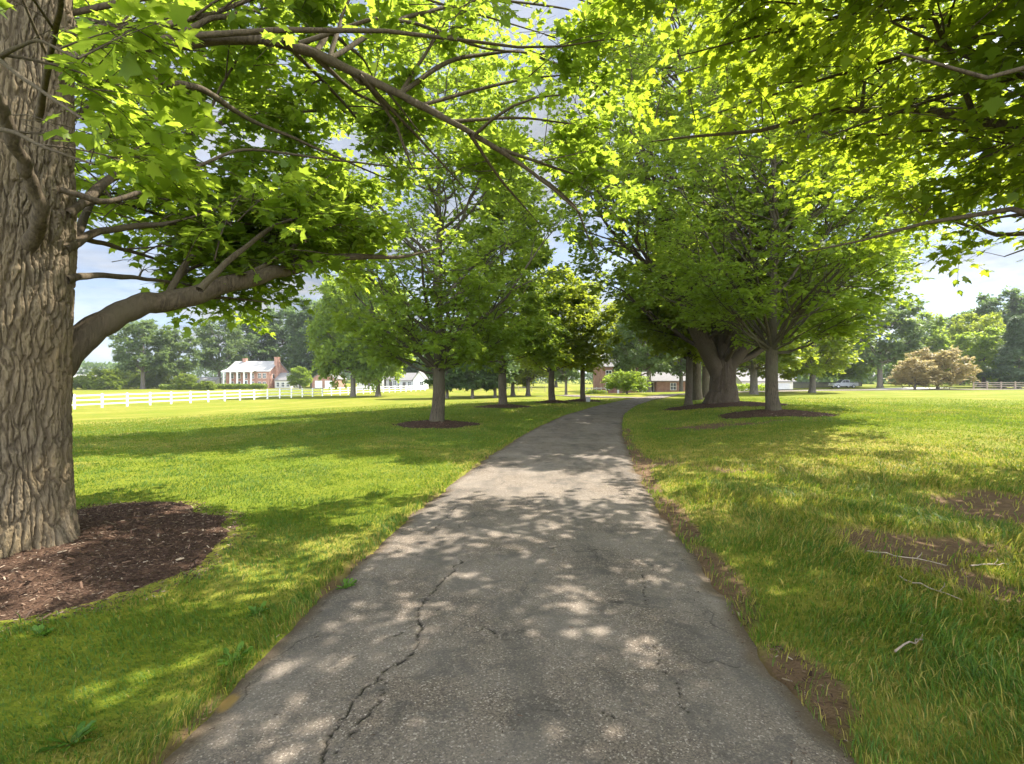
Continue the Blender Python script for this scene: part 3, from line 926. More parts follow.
def zmin_right(p):
    x, y, z = p[:, 0] + RX, p[:, 1] + RY, p[:, 2] + rz
    d = np.hypot(x, y)
    zl = 3.2 + .85 * np.clip(7.0 - x, 0, 5) * .8 + .35 * np.clip(y - 8, 0, 6)
    c3 = vnoise(x * 2.3 + 7, y * 2.3, z * 2.3)
    return (z > zl) & (d > 3.2) & ((x > 1.7 - .1 * y) | ((y < 5.3) & (z > 6.0))) & ((z < 6.2) | (y < 5.6) | (c3 > .35 + .33 * sstep(6.2, 8.0, z))) & (c3 > .30) & ~((z > 7.6) & (x < 5) & (y > 5) & (c3 < .75))


REX = []
for _e in ((2.0, 5.3, 6.4), (1.0, 4.9, 6.1), (2.8, 5.4, 7.2), (3.6, 5.0, 7.6), (1.4, 4.3, 6.9), (.3, 3.7, 7.2), (2.4, 3.4, 6.4), (3.2, 4.3, 6.6), (-.7, 4.6, 7.6), (1.6, 2.6, 6.9), (4.2, 3.0, 6.2), (1.5, 6.0, 6.6), (1.6, 7.4, 7.2), (2.2, 4.6, 7.4), (2.6, 9.0, 7.0), (1.8, 5.4, 7.0), (2.4, 7.4, 6.4), (3.4, 5.2, 5.6), (4.4, 7.4, 5.2), (3.2, 8.8, 6.2), (5.6, 6.4, 4.4), (5.6, 4.0, 4.6), (4.6, 8.6, 7.6)):
    _b = np.array([_e[0] - RX, _e[1] - RY, _e[2] - rz]); _a = np.array([0, 0, 3.4 + .45 * (_e[2] - 4)])
    _m = (_a + _b) / 2 + np.array([0, 0, 1.0])
    REX.append(([_a, (_a + _m) / 2 + np.array([0, .1, .3]), _m, (_m + _b) / 2 + np.array([0, .1, .1]), _b], [.07, .055, .04, .024, .007]))
exec_stats.append(('right', grow('right', rt, 23, 13.5, .42, 2.9, ell(8.4, 2.0, 14, 2.8, .10, 7.7, 5.2), 2.8, n1=40, n2=11, n3=8, ns=3, M_=9, leaf=.145, up=.55,
     T=MAPLE, leafm=M['leaf_right'], barkm=M['bark_limb'], keep=zmin_right, twigs=True, spl=.6, gam=.85, flat=.36, droop=.34, hang=.55, r1=.2, extra=REX)))

# ------------------------------------------------------------------ the trees along the drive
ROW = 'maples lining the driveway'
def clumpy(s0, lo):
    return lambda p: vnoise(p[:, 0] * .85 + s0, p[:, 1] * .85, p[:, 2] * .85) > lo


def place(name, px, Y, label, cat='tree', group=None, rzz=0.0, x=None, sink=.03):
    xx = PX(px, Y) if x is None else x
    return empty(name, (xx, Y, gz1(xx, Y) - sink), rzz, label, cat, group)


t = place('maple_tree', 437, 19.7, 'spreading dark green maple with many rising stems, nearest on the left lawn', group=ROW)
grow('a', t, 31, 15.5, .265, 2.0, ell(4.6, 1.8, 16, 2.4, .25, 1.3, 6.2), 2.6, keep=lambda p: (p[:, 2] > 2.15) & clumpy(5, .27)(p), n1=44, n2=9, n3=7, ns=2, M_=8, leaf=.155, up=1.0, T=MAPLE_S, leafm=M['leaf_row'], barkm=M['bark_grey'], spl=.5, flat=.35, gam=1.15, r1=.42)
t = place('maple_tree', 503, 32, 'narrow dark conical maple with single straight trunk, second along the left lawn', group=ROW)
grow('b', t, 37, 16, .26, 2.9, cone(4.2, 2.6, 16.4, .3, 4.4, .75), 3.1, n1=40, n2=8, n3=6, ns=2, M_=12, leaf=.19, up=.35, T=RAG, leafm=M['leaf_deep'], barkm=M['bark_grey'], spl=.5, flat=.35, gam=1.2)
t = place('maple_tree', 552, 38.5, 'young lime green tree with forked trunk, beside the bend on the left', group=ROW)
grow('c', t, 41, 9.8, .24, 2.2, ell(3.4, 2.0, 10, 2.2, .25, 8.1), 2.9, n1=22, n2=7, n3=6, ns=2, M_=9, leaf=.2, up=1.0, T=RAG, leafm=M['leaf_lime'], barkm=M['bark_grey'], spl=.5)
t = place('maple_tree', 583, 40.5, 'young lime green tree with one upright trunk, closest to the bend', group=ROW)
grow('d', t, 43, 9.2, .2, 2.6, ell(2.9, 2.2, 9.4, 2.0, .25, 2.1), 3.0, n1=20, n2=7, n3=6, ns=2, M_=9, leaf=.2, up=.8, T=RAG, leafm=M['leaf_lime'], barkm=M['bark_grey'], spl=.5)
t = place('maple_tree', 773, 19.7, 'vase shaped maple with slim pale trunk splitting into many stems, on a mulch bed', group=ROW)
grow('e', t, 47, 14.6, .24, 2.35, ell(5.7, 2.6, 15.2, 2.3, .28, 5.5, 7.0), 3.0, keep=lambda p: (p[:, 2] > 2.5) & ((p[:, 0] > -.6) | (p[:, 2] > 3.5)) & clumpy(9, .25)(p), n1=44, n2=10, n3=7, ns=2, M_=8, leaf=.15, up=1.15, T=MAPLE_S, leafm=M['leaf_row'], barkm=M['bark_grey'], spl=.52, flat=.33, gam=1.1, r1=.28)
# the stout one
t = place('maple_tree', 722, 27.6, 'massive old maple with very thick forked trunk, behind the vase shaped maple', group=ROW)
fx = lambda px, py, Y: np.array([PX(px, Y) - PX(722, 27.6), Y - 27.6, CAMZ + (379 - py) / 512 * Y - gz1(PX(722, 27.6), 27.6)])
grow('f', t, 53, 24, .68, 2.0, ell(9.6, 4.0, 25, 2.4, .2, 6.2, 10.5), 5.2, n1=44, n2=11, n3=7, ns=2, M_=10, leaf=.24, up=1.0, T=RAG, leafm=M['leaf_deep'], barkm=M['bark_brown'], flare=.55, keep=lambda p: (p[:, 2] > 4.1) & clumpy(3, .24)(p), spl=.7, flat=.35, r1=.3,
     extra=[([fx(721, 392, 27.6), fx(717, 372, 27.5), fx(707, 350, 27.2), fx(697, 330, 26.8), fx(690, 300, 26.3), fx(672, 250, 25.5), fx(650, 190, 24.5), fx(630, 130, 24)], [.36, .42, .44, .42, .38, .3, .18, .06]),
            ([fx(722, 390, 27.6), fx(727, 370, 27.5), fx(741, 348, 27.3), fx(756, 338, 27.1), fx(775, 322, 27), fx(800, 290, 26.7), fx(830, 240, 26.5)], [.34, .40, .41, .36, .3, .2, .08]),
            ([fx(722, 362, 27.6), fx(720, 330, 27.8), fx(726, 280, 28), fx(730, 200, 28.2), fx(726, 100, 28.4)], [.5, .46, .42, .36, .2])], top=.9, sides=90)
# the line of trunks beyond it
t = place('maple_tree', 688.5, 30.5, 'slender light barked tree, front one of the three trunks beside the stout maple', group=ROW)
grow('g', t, 59, 9.0, .21, 2.6, ell(2.9, 2.4, 9.2, 2.2, .25, 3.3), 3.0, n1=20, n2=7, n3=6, ns=2, M_=9, leaf=.19, up=.9, T=RAG, leafm=M['leaf_lime'], barkm=M['bark_grey'], spl=.5)
g_src = t
for (px, Y, sc_, r, lab) in ((697.5, 37, 1.45, 2.0, 'middle one of the three trunks beside the stout maple'),
                            (706, 45, 1.6, 4.1, 'farthest one of the three trunks beside the stout maple, half hidden'),):
    c = copy_tree(g_src); xx = PX(px, Y)
    c.location = (xx, Y, gz1(xx, Y) - .03); c.rotation_euler.z = r; c.scale = (sc_,) * 3
    tag(c, lab)

# ------------------------------------------------------------------ background trees (each kind built once, then copied)
def kind(name, seed, H, r0, fork, env, zlo, **kw):
    o = empty(name, (0, 0, -500), 0)
    grow(name, o, seed, H, r0, fork, env, zlo, **kw)
    return o


K_ = dict(twigs=False, T=RAG, barkm=M['bark_far'], sides=9)
PROTO = {
    'oak': kind('oak_tree', 61, 20, .55, 4.5, ell(8.2, 5, 20.6, 2.2, .45, 1.1, 12), 6.5, n1=20, n2=8, n3=6, ns=2, M_=8, leaf=.55, spl=1.1, leafm=M['leaf_grey'], up=.8, **K_),
    'tall': kind('shade_tree', 67, 22, .5, 3.5, ell(7, 2.2, 22.6, 2.2, .3, 5.1), 3.2, n1=26, n2=8, n3=6, ns=2, M_=8, leaf=.55, spl=1.1, leafm=M['leaf_far'], up=.9, **K_),
    'round': kind('shade_tree', 71, 14, .42, 2.6, ell(6.3, 1.4, 14.4, 2.4, .28, 9.1), 2.4, n1=26, n2=8, n3=6, ns=2, M_=8, leaf=.42, spl=.9, leafm=M['leaf_row'], up=.8, **K_),
    'lime': kind('shade_tree', 73, 14, .45, 2.8, ell(6.6, 1.9, 14.4, 2.4, .28, 4.6), 2.8, n1=26, n2=8, n3=6, ns=2, M_=8, leaf=.36, spl=.8, leafm=M['leaf_lime'], up=.8, **K_),
    'bush': kind('bush', 79, 4.6, .12, .25, ell(3.6, -.4, 4.8, 2.4, .3, 2.6), .4, n1=22, n2=6, n3=5, ns=2, M_=8, leaf=.3, spl=.6, leafm=M['hedge'], up=.7, **K_),
    'spruce': kind('spruce_tree', 83, 14, .28, .6, cone(4.9, .3, 14.6, .75, 1.7, 1.1), .7, n1=52, n2=8, n3=4, ns=2, M_=10, leaf=.42, spl=.55, leafm=M['needle'], up=.12, twigs=False, T=NEEDLE, barkm=M['bark_far'], sides=9, flat=.6, hang=.7, top=.99, sbow=.02),
    'pink': kind('ornamental_tree', 89, 6.6, .24, 1.1, ell(5.0, .7, 6.9, 2.0, .3, 6.6, 2.6), 1.3, n1=26, n2=8, n3=5, ns=2, M_=8, leaf=.24, spl=.6, leafm=M['leaf_pink'], up=.6, flat=.3, **K_),
    'shrub': kind('shrub', 97, 2.5, .10, .55, ell(2.5, .25, 2.6, 2.4, .2, 2.2), .6, n1=22, n2=7, n3=5, ns=2, M_=8, leaf=.14, spl=.35, leafm=M['leaf_deep'], up=.6, **K_),
}
used = set()


def bg(kind_, px, Y, sx, sz_, rot, label, cat='tree', group=None, name=None):
    src = PROTO[kind_]
    c = src if kind_ not in used else copy_tree(src)
    used.add(kind_)
    x = PX(px, Y)
    c.location = (x, Y, gz1(x, Y) - .05); c.rotation_euler.z = rot; c.scale = (sx, sx, sz_)
    if 'group' in c: del c['group']
    tag(c, label, cat, group)
    return c


G1, G2, G3 = 'trees beyond the white fence', 'trees around the far end of the drive', 'trees behind the right lawn'
bg('oak', 143, 150, 1.05, 1.0, 0.3, 'broad grey-green oak standing alone left of the columned house, leftmost of three', group=G1)
bg('oak', 179, 158, .7, .85, 2.3, 'smaller oak between the two broad oaks left of the columned house', group=G1)
bg('oak', 219, 178, 1.0, 1.2, 4.3, 'tall oak just left of the columned brick house', group=G1)
bg('tall', 252, 198, 1.2, 1.25, .4, 'dark tree rising behind the left end of the columned house roof', group=G1)
bg('tall', 283, 205, 1.3, 1.4, 1.9, 'tall tree rising behind the right chimney of the columned house', group=G1)
bg('tall', 312, 190, 1.35, 1.45, 3.1, 'tall tree rising behind the brick garage', group=G1)
bg('oak', 336, 178, 1.15, 1.5, 5.2, 'very tall grey-green tree right of the brick garage', group=G1)
bg('tall', 372, 185, 1.2, 1.3, 4.4, 'tree rising behind the pale houses beyond the fence', group=G1)
bg('round', 353, 86, 1.0, 1.45, .9, 'thick trunked tree beside the white fence, left of a pair', group=G1)
bg('round', 378, 87, .95, 1.4, 2.7, 'thick trunked tree beside the white fence, right of a pair', group=G1)
bg('round', 300, 152, .5, .45, 1.2, 'small round tree in front of the columned house wing', group=G1)
bg('tall', 415, 190, 1.1, 1.1, .6, 'tree rising behind the white gabled barn', group=G1)
for i, (px, Y, s, h, lab) in enumerate([(104, 140, 1.15, 1.15, 'pale round bush left of the broad oak, biggest of the bushes'), (82, 150, .9, .8, 'low bush beside the big trunk beyond the fence'),
        (128, 160, 1.1, 1.4, 'tall bush just left of the broad oak trunk'), (157, 160, 1.2, 1.5, 'upright bush right of the broad oak trunk'),
        (186, 140, .8, .9, 'yellowish bush between the smaller oak and the white shed'), (206, 135, .6, .5, 'low bush in front of the white shed')]):
    bg('bush', px, Y, s, h, i * 1.3, lab, 'bush', 'bushes beyond the white fence')
bg('tall', 447, 78, .5, .5, 5.1, 'slim dark tree seen right of the nearest left maple trunk, leftmost of three', group=G2)
bg('tall', 472.5, 78, .5, .52, 2.2, 'slim dark tree between the first two left maples, middle of three', group=G2)
bg('tall', 495, 80, .5, .5, 3.3, 'slim dark tree left of the narrow conical maple, rightmost of three', group=G2)
bg('lime', 513, 89, .8, .85, .2, 'bright tree with slim trunk far behind the conical maple', group=G2)
bg('lime', 528, 89, .85, .95, 1.4, 'bright tree with stout trunk far behind the two young lime trees', group=G2)
bg('tall', 455, 175, 1.1, 1.05, 1.1, 'dark background tree behind the tan paddock, leftmost', group=G2)
bg('tall', 490, 180, 1.15, 1.0, 2.5, 'dark background tree behind the conical maple', group=G2)
bg('oak', 524, 170, .9, .8, 3.9, 'grey background tree behind the young lime trees', group=G2)
bg('tall', 556, 185, 1.1, .95, 5.3, 'dark background tree behind the brick house garden, left', group=G2)
bg('oak', 566, 68, .32, .42, 2.8, 'small pale barked tree right of the forked lime tree', group=G2)
bg('oak', 612, 128, .6, .8, .8, 'tree behind the brick house roof, left of the road end', group=G2)
bg('tall', 668, 135, .9, .9, 4.1, 'tree rising behind the single storey brick wing', group=G2)
bg('oak', 649, 76, .6, .72, 1.7, 'pale trunked tree standing before the brick house', group=G2)
bg('oak', 681, 97, .7, .75, 3.7, 'tree at the road end beside the brick wing corner', group=G2)
bg('oak', 640, 90, .72, .78, 2.9, 'leafy tree shading the front of the brick house at the road end', group=G2)
bg('lime', 754, 58, .95, .95, .5, 'bright yellow-green tree with forked trunk, behind the vase shaped maple', group=G3)
bg('lime', 812, 66, .85, .85, 2.1, 'bright yellow-green tree left of the parked pickup, beyond the lawn', group=G3)
bg('oak', 880, 108, .92, .95, 1.0, 'wide grey-green tree behind the pinkish ornamental trees', group=G3)
bg('round', 842, 120, 1.1, 1.0, 5.0, 'dark green tree behind the parked pickup', group=G3)
bg('round', 924, 125, 1.0, 1.2, .3, 'dark tree behind the larger ornamental tree crown', group=G3)
bg('lime', 980, 112, .85, 1.15, 4.2, 'light green rounded tree left of the spruce', group=G3)
bg('tall', 962, 150, 1.0, .95, 3.0, 'dark tree on the skyline behind the light green rounded tree', group=G3)
bg('tall', 1000, 142, 1.05, 1.15, .9, 'tall dark tree on the skyline above the wooden fence', group=G3)
bg('oak', 1046, 138, 1.1, 1.25, 2.6, 'tall dark tree on the skyline at the right edge', group=G3)
bg('round', 984, 102, .8, .8, .7, 'rounded mid green tree behind the left end of the wooden fence', group=G3)
bg('spruce', 1019, 94, 1.1, .92, 1.4, 'greyish spruce behind the wooden fence, at the right edge', group=G3)
bg('pink', 915, 84, .72, .75, .4, 'smaller pinkish tan ornamental tree, left of the pair', 'tree', 'pinkish ornamental trees')
bg('pink', 938, 86, 1.0, 1.0, 2.3, 'larger pinkish tan ornamental tree, right of the pair', 'tree', 'pinkish ornamental trees')
bg('shrub', 627, 60, 1.0, 1.0, 0, 'low umbrella shaped shrub on a short stem beside the bend', 'shrub')
for k in PROTO:
    if k not in used: print('UNUSED', k)


def hedge(name, x0, y0, x1, y1, wd, h, label, seed, mat='hedge', leaf=.14):
    rng = np.random.default_rng(seed)
    L = math.hypot(x1 - x0, y1 - y0)
    n_ = int(L * (wd + 2 * h) * 70)
    a = rng.random(n_) * L
    b = rng.uniform(-.5, .5, n_) * wd
    hh = h * (.85 + .3 * vnoise(a * .6, seed, 0))
    z = rng.random(n_) ** .6 * hh
    sel = rng.random(n_) < .75
    b = np.where(sel & (z < hh * .85), np.sign(b) * wd * .5 * (1 + .15 * rng.normal(0, 1, n_)), b)
    ux, uy = (x1 - x0) / L, (y1 - y0) / L
    X_ = x0 + ux * a - uy * b; Y_ = y0 + uy * a + ux * b
    pos = np.stack([X_ - x0, Y_ - y0, z + gz(X_, Y_) - gz1(x0, y0)], 1)
    d = norm(rng.normal(0, 1, (n_, 3)) + np.array([0, 0, .5])); u_ = norm(rng.normal(0, 1, (n_, 3)) + np.array([0, 0, .8]))
    o = link(name, leaf_mesh(name, pos, d, u_, leaf * rng.uniform(.7, 1.3, n_), OVAL, M[mat], rng))
    o.location = (x0, y0, gz1(x0, y0))
    return tag(o, label, 'hedge')


hedge('hedge', PX(162, 140), 140, PX(205, 140), 141, 2.2, 1.3, 'yellow-green hedge left of the columned house, beyond the white fence', 5, leaf=.35)
hedge('hedge', PX(212, 146), 146, PX(266, 148), 148, 2.2, 1.3, 'clipped hedge along the front of the columned house', 6, leaf=.35)
hedge('hedge', PX(584, 78), 78, PX(606, 78), 79, 1.6, .9, 'low light green hedge in the brick house garden', 7, leaf=.2)
hedge('hedge', PX(737, 72), 72, PX(767, 72), 72.5, 1.4, 1.0, 'dark clipped hedge seen right of the stout maple trunk', 8, 'leaf_row', .2)


# ------------------------------------------------------------------ far woods
def woods(name, segs, seed, label):
    rng = np.random.default_rng(seed)
    P = []
    for (x0, y0, x1, y1, h0, dens) in segs:
        L = math.hypot(x1 - x0, y1 - y0)
        n_ = int(L * dens)
        a = rng.random(n_)
        X_ = x0 + (x1 - x0) * a + rng.normal(0, 4, n_); Y_ = y0 + (y1 - y0) * a + rng.normal(0, 5, n_)
        hh = h0 * (.62 + .55 * fbm(X_ * .06, Y_ * .02, seed, 3) + .15 * vnoise(X_ * .35, 0, seed))
        z = hh * (1 - rng.random(n_) ** 1.6)
        P.append(np.stack([X_, Y_, z - 1.5], 1))
    P = np.concatenate(P)
    n_ = len(P)
    d = norm(rng.normal(0, 1, (n_, 3))); u_ = norm(rng.normal(0, 1, (n_, 3)) + np.array([0, 0, .8]))
    sh = vnoise(P[:, 0] * .15, P[:, 1] * .05, P[:, 2] * .25)
    return tag(link(name, leaf_mesh(name, P, d, u_, 1.5 * rng.uniform(.6, 1.3, n_), RAG, M['leaf_far'], rng, sh)), label, 'woods', None, 'stuff')


woods('far_woods', [(-420, 330, -150, 370, 15, 45), (-150, 370, 40, 340, 15, 45), (40, 300, 330, 250, 17, 45), (60, 190, 210, 165, 15, 60)], 4, 'distant line of woods along the horizon behind the lawns')


# ------------------------------------------------------------------ fences
def line_fence(name, x0, y0, x1, y1, n_, h, pw, rails, mat, label, rt_=.05, rh=.13):
    root = empty(name, (x0, y0, gz1(x0, y0)), 0, label, 'fence')
    P = [(x0 + (x1 - x0) * i / n_, y0 + (y1 - y0) * i / n_) for i in range(n_ + 1)]
    zb = gz1(x0, y0)
    ang = math.atan2(y1 - y0, x1 - x0)
    c, s = math.cos(ang), math.sin(ang)
    pm = MB(); pm.box(-pw / 2, pw / 2, -pw / 2, pw / 2, -.2, h)
    pm.add([(-pw * .62, -pw * .62, h), (pw * .62, -pw * .62, h), (pw * .62, pw * .62, h), (-pw * .62, pw * .62, h), (0, 0, h + pw * .45)], [(3, 2, 1, 0), (0, 1, 4), (1, 2, 4), (2, 3, 4), (3, 0, 4)])
    first = pm.build('post', mat, root)
    for i, (x, y) in enumerate(P):
        o = first if i == 0 else first.copy()
        if i: COL.objects.link(o)
        o.parent = root; o.location = (x - x0, y - y0, gz1(x, y) - zb); o.rotation_euler.z = ang
    for f in rails:
        mb = MB()
        for (xa, ya), (xb, yb) in zip(P[:-1], P[1:]):
            za, zc = gz1(xa, ya) - zb + f * h, gz1(xb, yb) - zb + f * h
            v = []
            for (x, y, z) in ((xa - x0, ya - y0, za), (xb - x0, yb - y0, zc)):
                for dn in (-1, 1):
                    for dz in (-1, 1):
                        v.append((x - s * dn * rt_ / 2, y + c * dn * rt_ / 2, z + dz * rh / 2))
            mb.add(v, [(0, 1, 3, 2), (4, 6, 7, 5), (0, 4, 5, 1), (2, 3, 7, 6), (0, 2, 6, 4), (1, 5, 7, 3)])
        mb.build('rail', mat, root)
    return root


dx_, dy__ = 9.3 / 35, 1.0
fx0, fy0 = -42.9 - dx_ * 7.5, 50 - 7.5
line_fence('rail_fence', fx0, fy0, -42.9 + dx_ * 79, 129, 34, 1.42, .15, (.28, .6, .92), M['white'], 'long white three rail paddock fence crossing behind the left lawn')
line_fence('rail_fence', PX(424, 133), 133, PX(545, 118), 118, 10, 1.25, .1, (.35, .65, .95), M['fence_wood'], 'thin tan paddock fence behind the left row of maples', .04, .06)
line_fence('rail_fence', PX(973.5, 90), 90, PX(1075, 84), 84, 7, 1.25, .2, (.35, .62, .9), M['fence_wood'], 'weathered split rail fence at the right end of the lawn', .07, .13)
# dark board fence behind the pickup
bf = empty('board_fence', (PX(792, 122), 122, gz1(PX(792, 122), 122)), 0, 'dark board fence behind the parked pickup', 'fence')
mb = MB()
Lf = PX(862, 122) - PX(792, 122)
for i in range(int(Lf / .2)):
    mb.box(i * .2, i * .2 + .17, 0, .03, 0, 1.5 + .03 * ((i * 7) % 3))
mb.build('boards', M['dark_wood'], bf)
for i in range(8): bx('post', M['dark_wood'], bf, i * Lf / 7 - .06, i * Lf / 7 + .06, .035, .15, -.1, 1.55)
# white open rail fence in the brick house garden
line_fence('rail_fence', PX(582, 88), 88, PX(606, 90), 90, 5, 1.5, .12, (.3, .6, .9), M['cream'], 'pale garden rail fence beside the brick house', .05, .12)


# ------------------------------------------------------------------ houses
def window(parent, face, a, z, w_, h_, off, frame='white', name='window'):
    """face 'front': in the plane y=off (towards -y); 'side': plane x=off (towards +x)"""
    g_ = MB(); f_ = MB(); t_ = .07
    if face == 'front':
        f_.box(a - w_ / 2 - t_, a - w_ / 2, off - .08, off + .02, z, z + h_); f_.box(a + w_ / 2, a + w_ / 2 + t_, off - .08, off + .02, z, z + h_)
        f_.box(a - w_ / 2 - t_, a + w_ / 2 + t_, off - .08, off + .02, z + h_, z + h_ + t_); f_.box(a - w_ / 2 - t_ - .05, a + w_ / 2 + t_ + .05, off - .12, off + .02, z - t_, z)
        f_.box(a - .03, a + .03, off - .05, off + .01, z, z + h_); f_.box(a - w_ / 2, a - .03, off - .05, off + .01, z + h_ / 2 - .03, z + h_ / 2 + .03); f_.box(a + .03, a + w_ / 2, off - .05, off + .01, z + h_ / 2 - .03, z + h_ / 2 + .03)
        g_.box(a - w_ / 2, a + w_ / 2, off - .02, off + .015, z, z + h_)
    else:
        f_.box(off - .02, off + .08, a - w_ / 2 - t_, a - w_ / 2, z, z + h_); f_.box(off - .02, off + .08, a + w_ / 2, a + w_ / 2 + t_, z, z + h_)
        f_.box(off - .02, off + .08, a - w_ / 2 - t_, a + w_ / 2 + t_, z + h_, z + h_ + t_); f_.box(off - .02, off + .12, a - w_ / 2 - t_, a + w_ / 2 + t_, z - t_, z)
        g_.box(off - .015, off + .02, a - w_ / 2, a + w_ / 2, z, z + h_)
    fr = f_.build(name, M[frame], parent)
    g_.build('pane', M['glass'], fr)
    return fr


def gable(mb, x0, x1, y0, y1, z0, zr, along='x', over=.4, th=.15):
    """two roof slabs, ridge along the axis"""
    if along == 'x':
        ym = (y0 + y1) / 2
        k = (zr - z0) / (ym - y0)
        mb.prism([(y0 - over, z0 - over * k), (ym, zr), (y1 + over, z0 - over * k), (y1 + over, z0 - over * k + th), (ym, zr + th), (y0 - over, z0 - over * k + th)], x0 - over, x1 + over, 'x')
    else:
        xm = (x0 + x1) / 2
        k = (zr - z0) / (xm - x0)
        mb.prism([(x0 - over, z0 - over * k), (xm, zr), (x1 + over, z0 - over * k), (x1 + over, z0 - over * k + th), (xm, zr + th), (x0 - over, z0 - over * k + th)], y0 - over, y1 + over, 'y')


# columned brick house, Y 165
HX, HY = PX(226, 162), 162
hz = CAMZ + (379 - 388.5) / 512 * HY
h = empty('brick_house', (HX, HY, hz), -.16, 'two storey brick house with white columned porch and grey roof', 'house')
Wd, Dp, Ht = 15.0, 9.5, 5.5
w_ = MB(); w_.box(0, Wd, 0, Dp, -1.5, Ht); w_.prism([(0, Ht), (Dp / 2, Ht + 3.1), (Dp, Ht)], Wd - .3, Wd, 'x'); w_.prism([(0, Ht), (Dp / 2, Ht + 3.1), (Dp, Ht)], 0, .3, 'x')
w_.build('wall', M['brick'], h)
r = MB(); gable(r, 0, Wd, 0, Dp, Ht, Ht + 3.15, 'x', .35); rf = r.build('roof', M['shingle_pale'], h)
c1 = MB(); c1.box(Wd + .02, Wd + 1.0, Dp / 2 - 2.2, Dp / 2 - .6, 0, Ht + 4.3); c1.box(Wd - .06, Wd + 1.1, Dp / 2 - 2.3, Dp / 2 - .5, Ht + 4.3, Ht + 4.5); c1.build('chimney', M['brick'], rf)
c2 = MB(); c2.box(2.6, 3.8, Dp / 2 - .5, Dp / 2 + .5, Ht + 2.2, Ht + 4.2); c2.build('chimney', M['brick'], rf)
p_ = MB(); p_.prism([(-2.7, Ht - .35), (-2.7, Ht - .05), (1.6, Ht + 1.05), (1.6, Ht + .9), (-2.5, Ht - .35)], .3, Wd * .72, 'x'); p_.build('porch_roof', M['porch_roof'], h)
bx('porch_floor', M['stone'], h, .2, Wd * .73, -2.7, -.01, -1.2, .05)
for i in range(5):
    c_ = MB(); x_ = 1.0 + i * 2.35
    c_.cyl((x_, -2.3, .2), (x_, -2.3, Ht - .45), .27, .23, 16); c_.box(x_ - .35, x_ + .35, -2.65, -1.95, .05, .2); c_.box(x_ - .33, x_ + .33, -2.63, -1.97, Ht - .45, Ht - .3)
    c_.build('column', M['white'], h)
for i in range(5):
    a = 1.0 + 1.17 + i * 2.35
    if i == 4: continue
    window(h, 'front', a, 3.2, 1.0, 1.5, 0)
    if i != 2: window(h, 'front', a, .6, 1.0, 1.6, 0)
for a in (11.7, 13.4):
    window(h, 'front', a, 3.3, .95, 1.45, 0); window(h, 'front', a, .6, .95, 1.5, 0)
window(h, 'side', 2.2, 3.2, .9, 1.3, Wd); 
d_ = MB(); d_.box(6.1, 7.6, -.1, .02, .05, 2.7); dd = d_.build('door', M['white'], h)
bx('pane', M['glass'], dd, 6.35, 7.35, -.13, -.08, .3, 2.4)
wg = MB(); wg.box(Wd + 1.1, Wd + 6.5, 1.2, 7.5, -1.5, 2.5); wg.build('side_wing', M['cream'], h)
r2 = MB(); r2.prism([(.8, 2.5), (4.3, 4.9), (7.9, 2.5), (7.9, 2.64), (4.3, 5.05), (.8, 2.64)], Wd + 1.05, Wd + 6.8, 'x'); r2.build('wing_roof', M['shingle'], h)
for a in (17.2, 18.9, 20.6): window(h, 'front', a, .6, 1.0, 1.3, 1.2)

# brick garage
gx = PX(312, 163)
ga = empty('brick_garage', (gx, 163, CAMZ + (379 - 388) / 512 * 163), -.1, 'brick garage with steep gable and two white doors, beside the columned house', 'garage')
w_ = MB(); w_.prism([(0, -1.5), (7.6, -1.5), (7.6, 2.9), (3.8, 5.6), (0, 2.9)], 0, 8, 'y'); w_.build('wall', M['brick'], ga)
r = MB(); gable(r, 0, 7.6, 0, 8, 2.95, 5.65, 'y', .3); r.build('roof', M['shingle'], ga)
for a in (1.0, 4.3): bx('garage_door', M['white'], ga, a, a + 2.4, -.06, .03, 0, 2.3)
window(ga, 'front', 3.8, 3.3, .9, .9, 0)

# smaller far houses
def cottage(px, Y, w_, d__, hw, hr, wall, roof, label, base_py, along='x', rot=0.0, n_win=2, cat='house', name='cottage', dr=True):
    z0 = CAMZ + (379 - base_py) / 512 * Y
    o = empty(name, (PX(px, Y), Y, z0), rot, label, cat)
    m_ = MB()
    if along == 'x':
        m_.box(0, w_, 0, d__, -2, hw); m_.prism([(0, hw), (d__ / 2, hr), (d__, hw)], 0, .2, 'x'); m_.prism([(0, hw), (d__ / 2, hr), (d__, hw)], w_ - .2, w_, 'x')
    else:
        m_.prism([(0, -2), (w_, -2), (w_, hw), (w_ / 2, hr), (0, hw)], 0, d__, 'y')
    m_.build('wall', M[wall], o)
    r_ = MB(); gable(r_, 0, w_, 0, d__, hw + .04, hr + .04, along, .35, .14); r_.build('roof', M[roof], o)
    for i in range(n_win):
        window(o, 'front', w_ * (i + .5) / n_win + (.0 if n_win > 1 else w_ * .22), .9, .9, 1.2, 0)
    if dr: bx('door', M['door_dark'], o, w_ * .5 - .45 if n_win != 1 else w_ * .25, w_ * .5 + .45 if n_win != 1 else w_ * .25 + .9, -.05, .02, 0, 2.0)
    return o


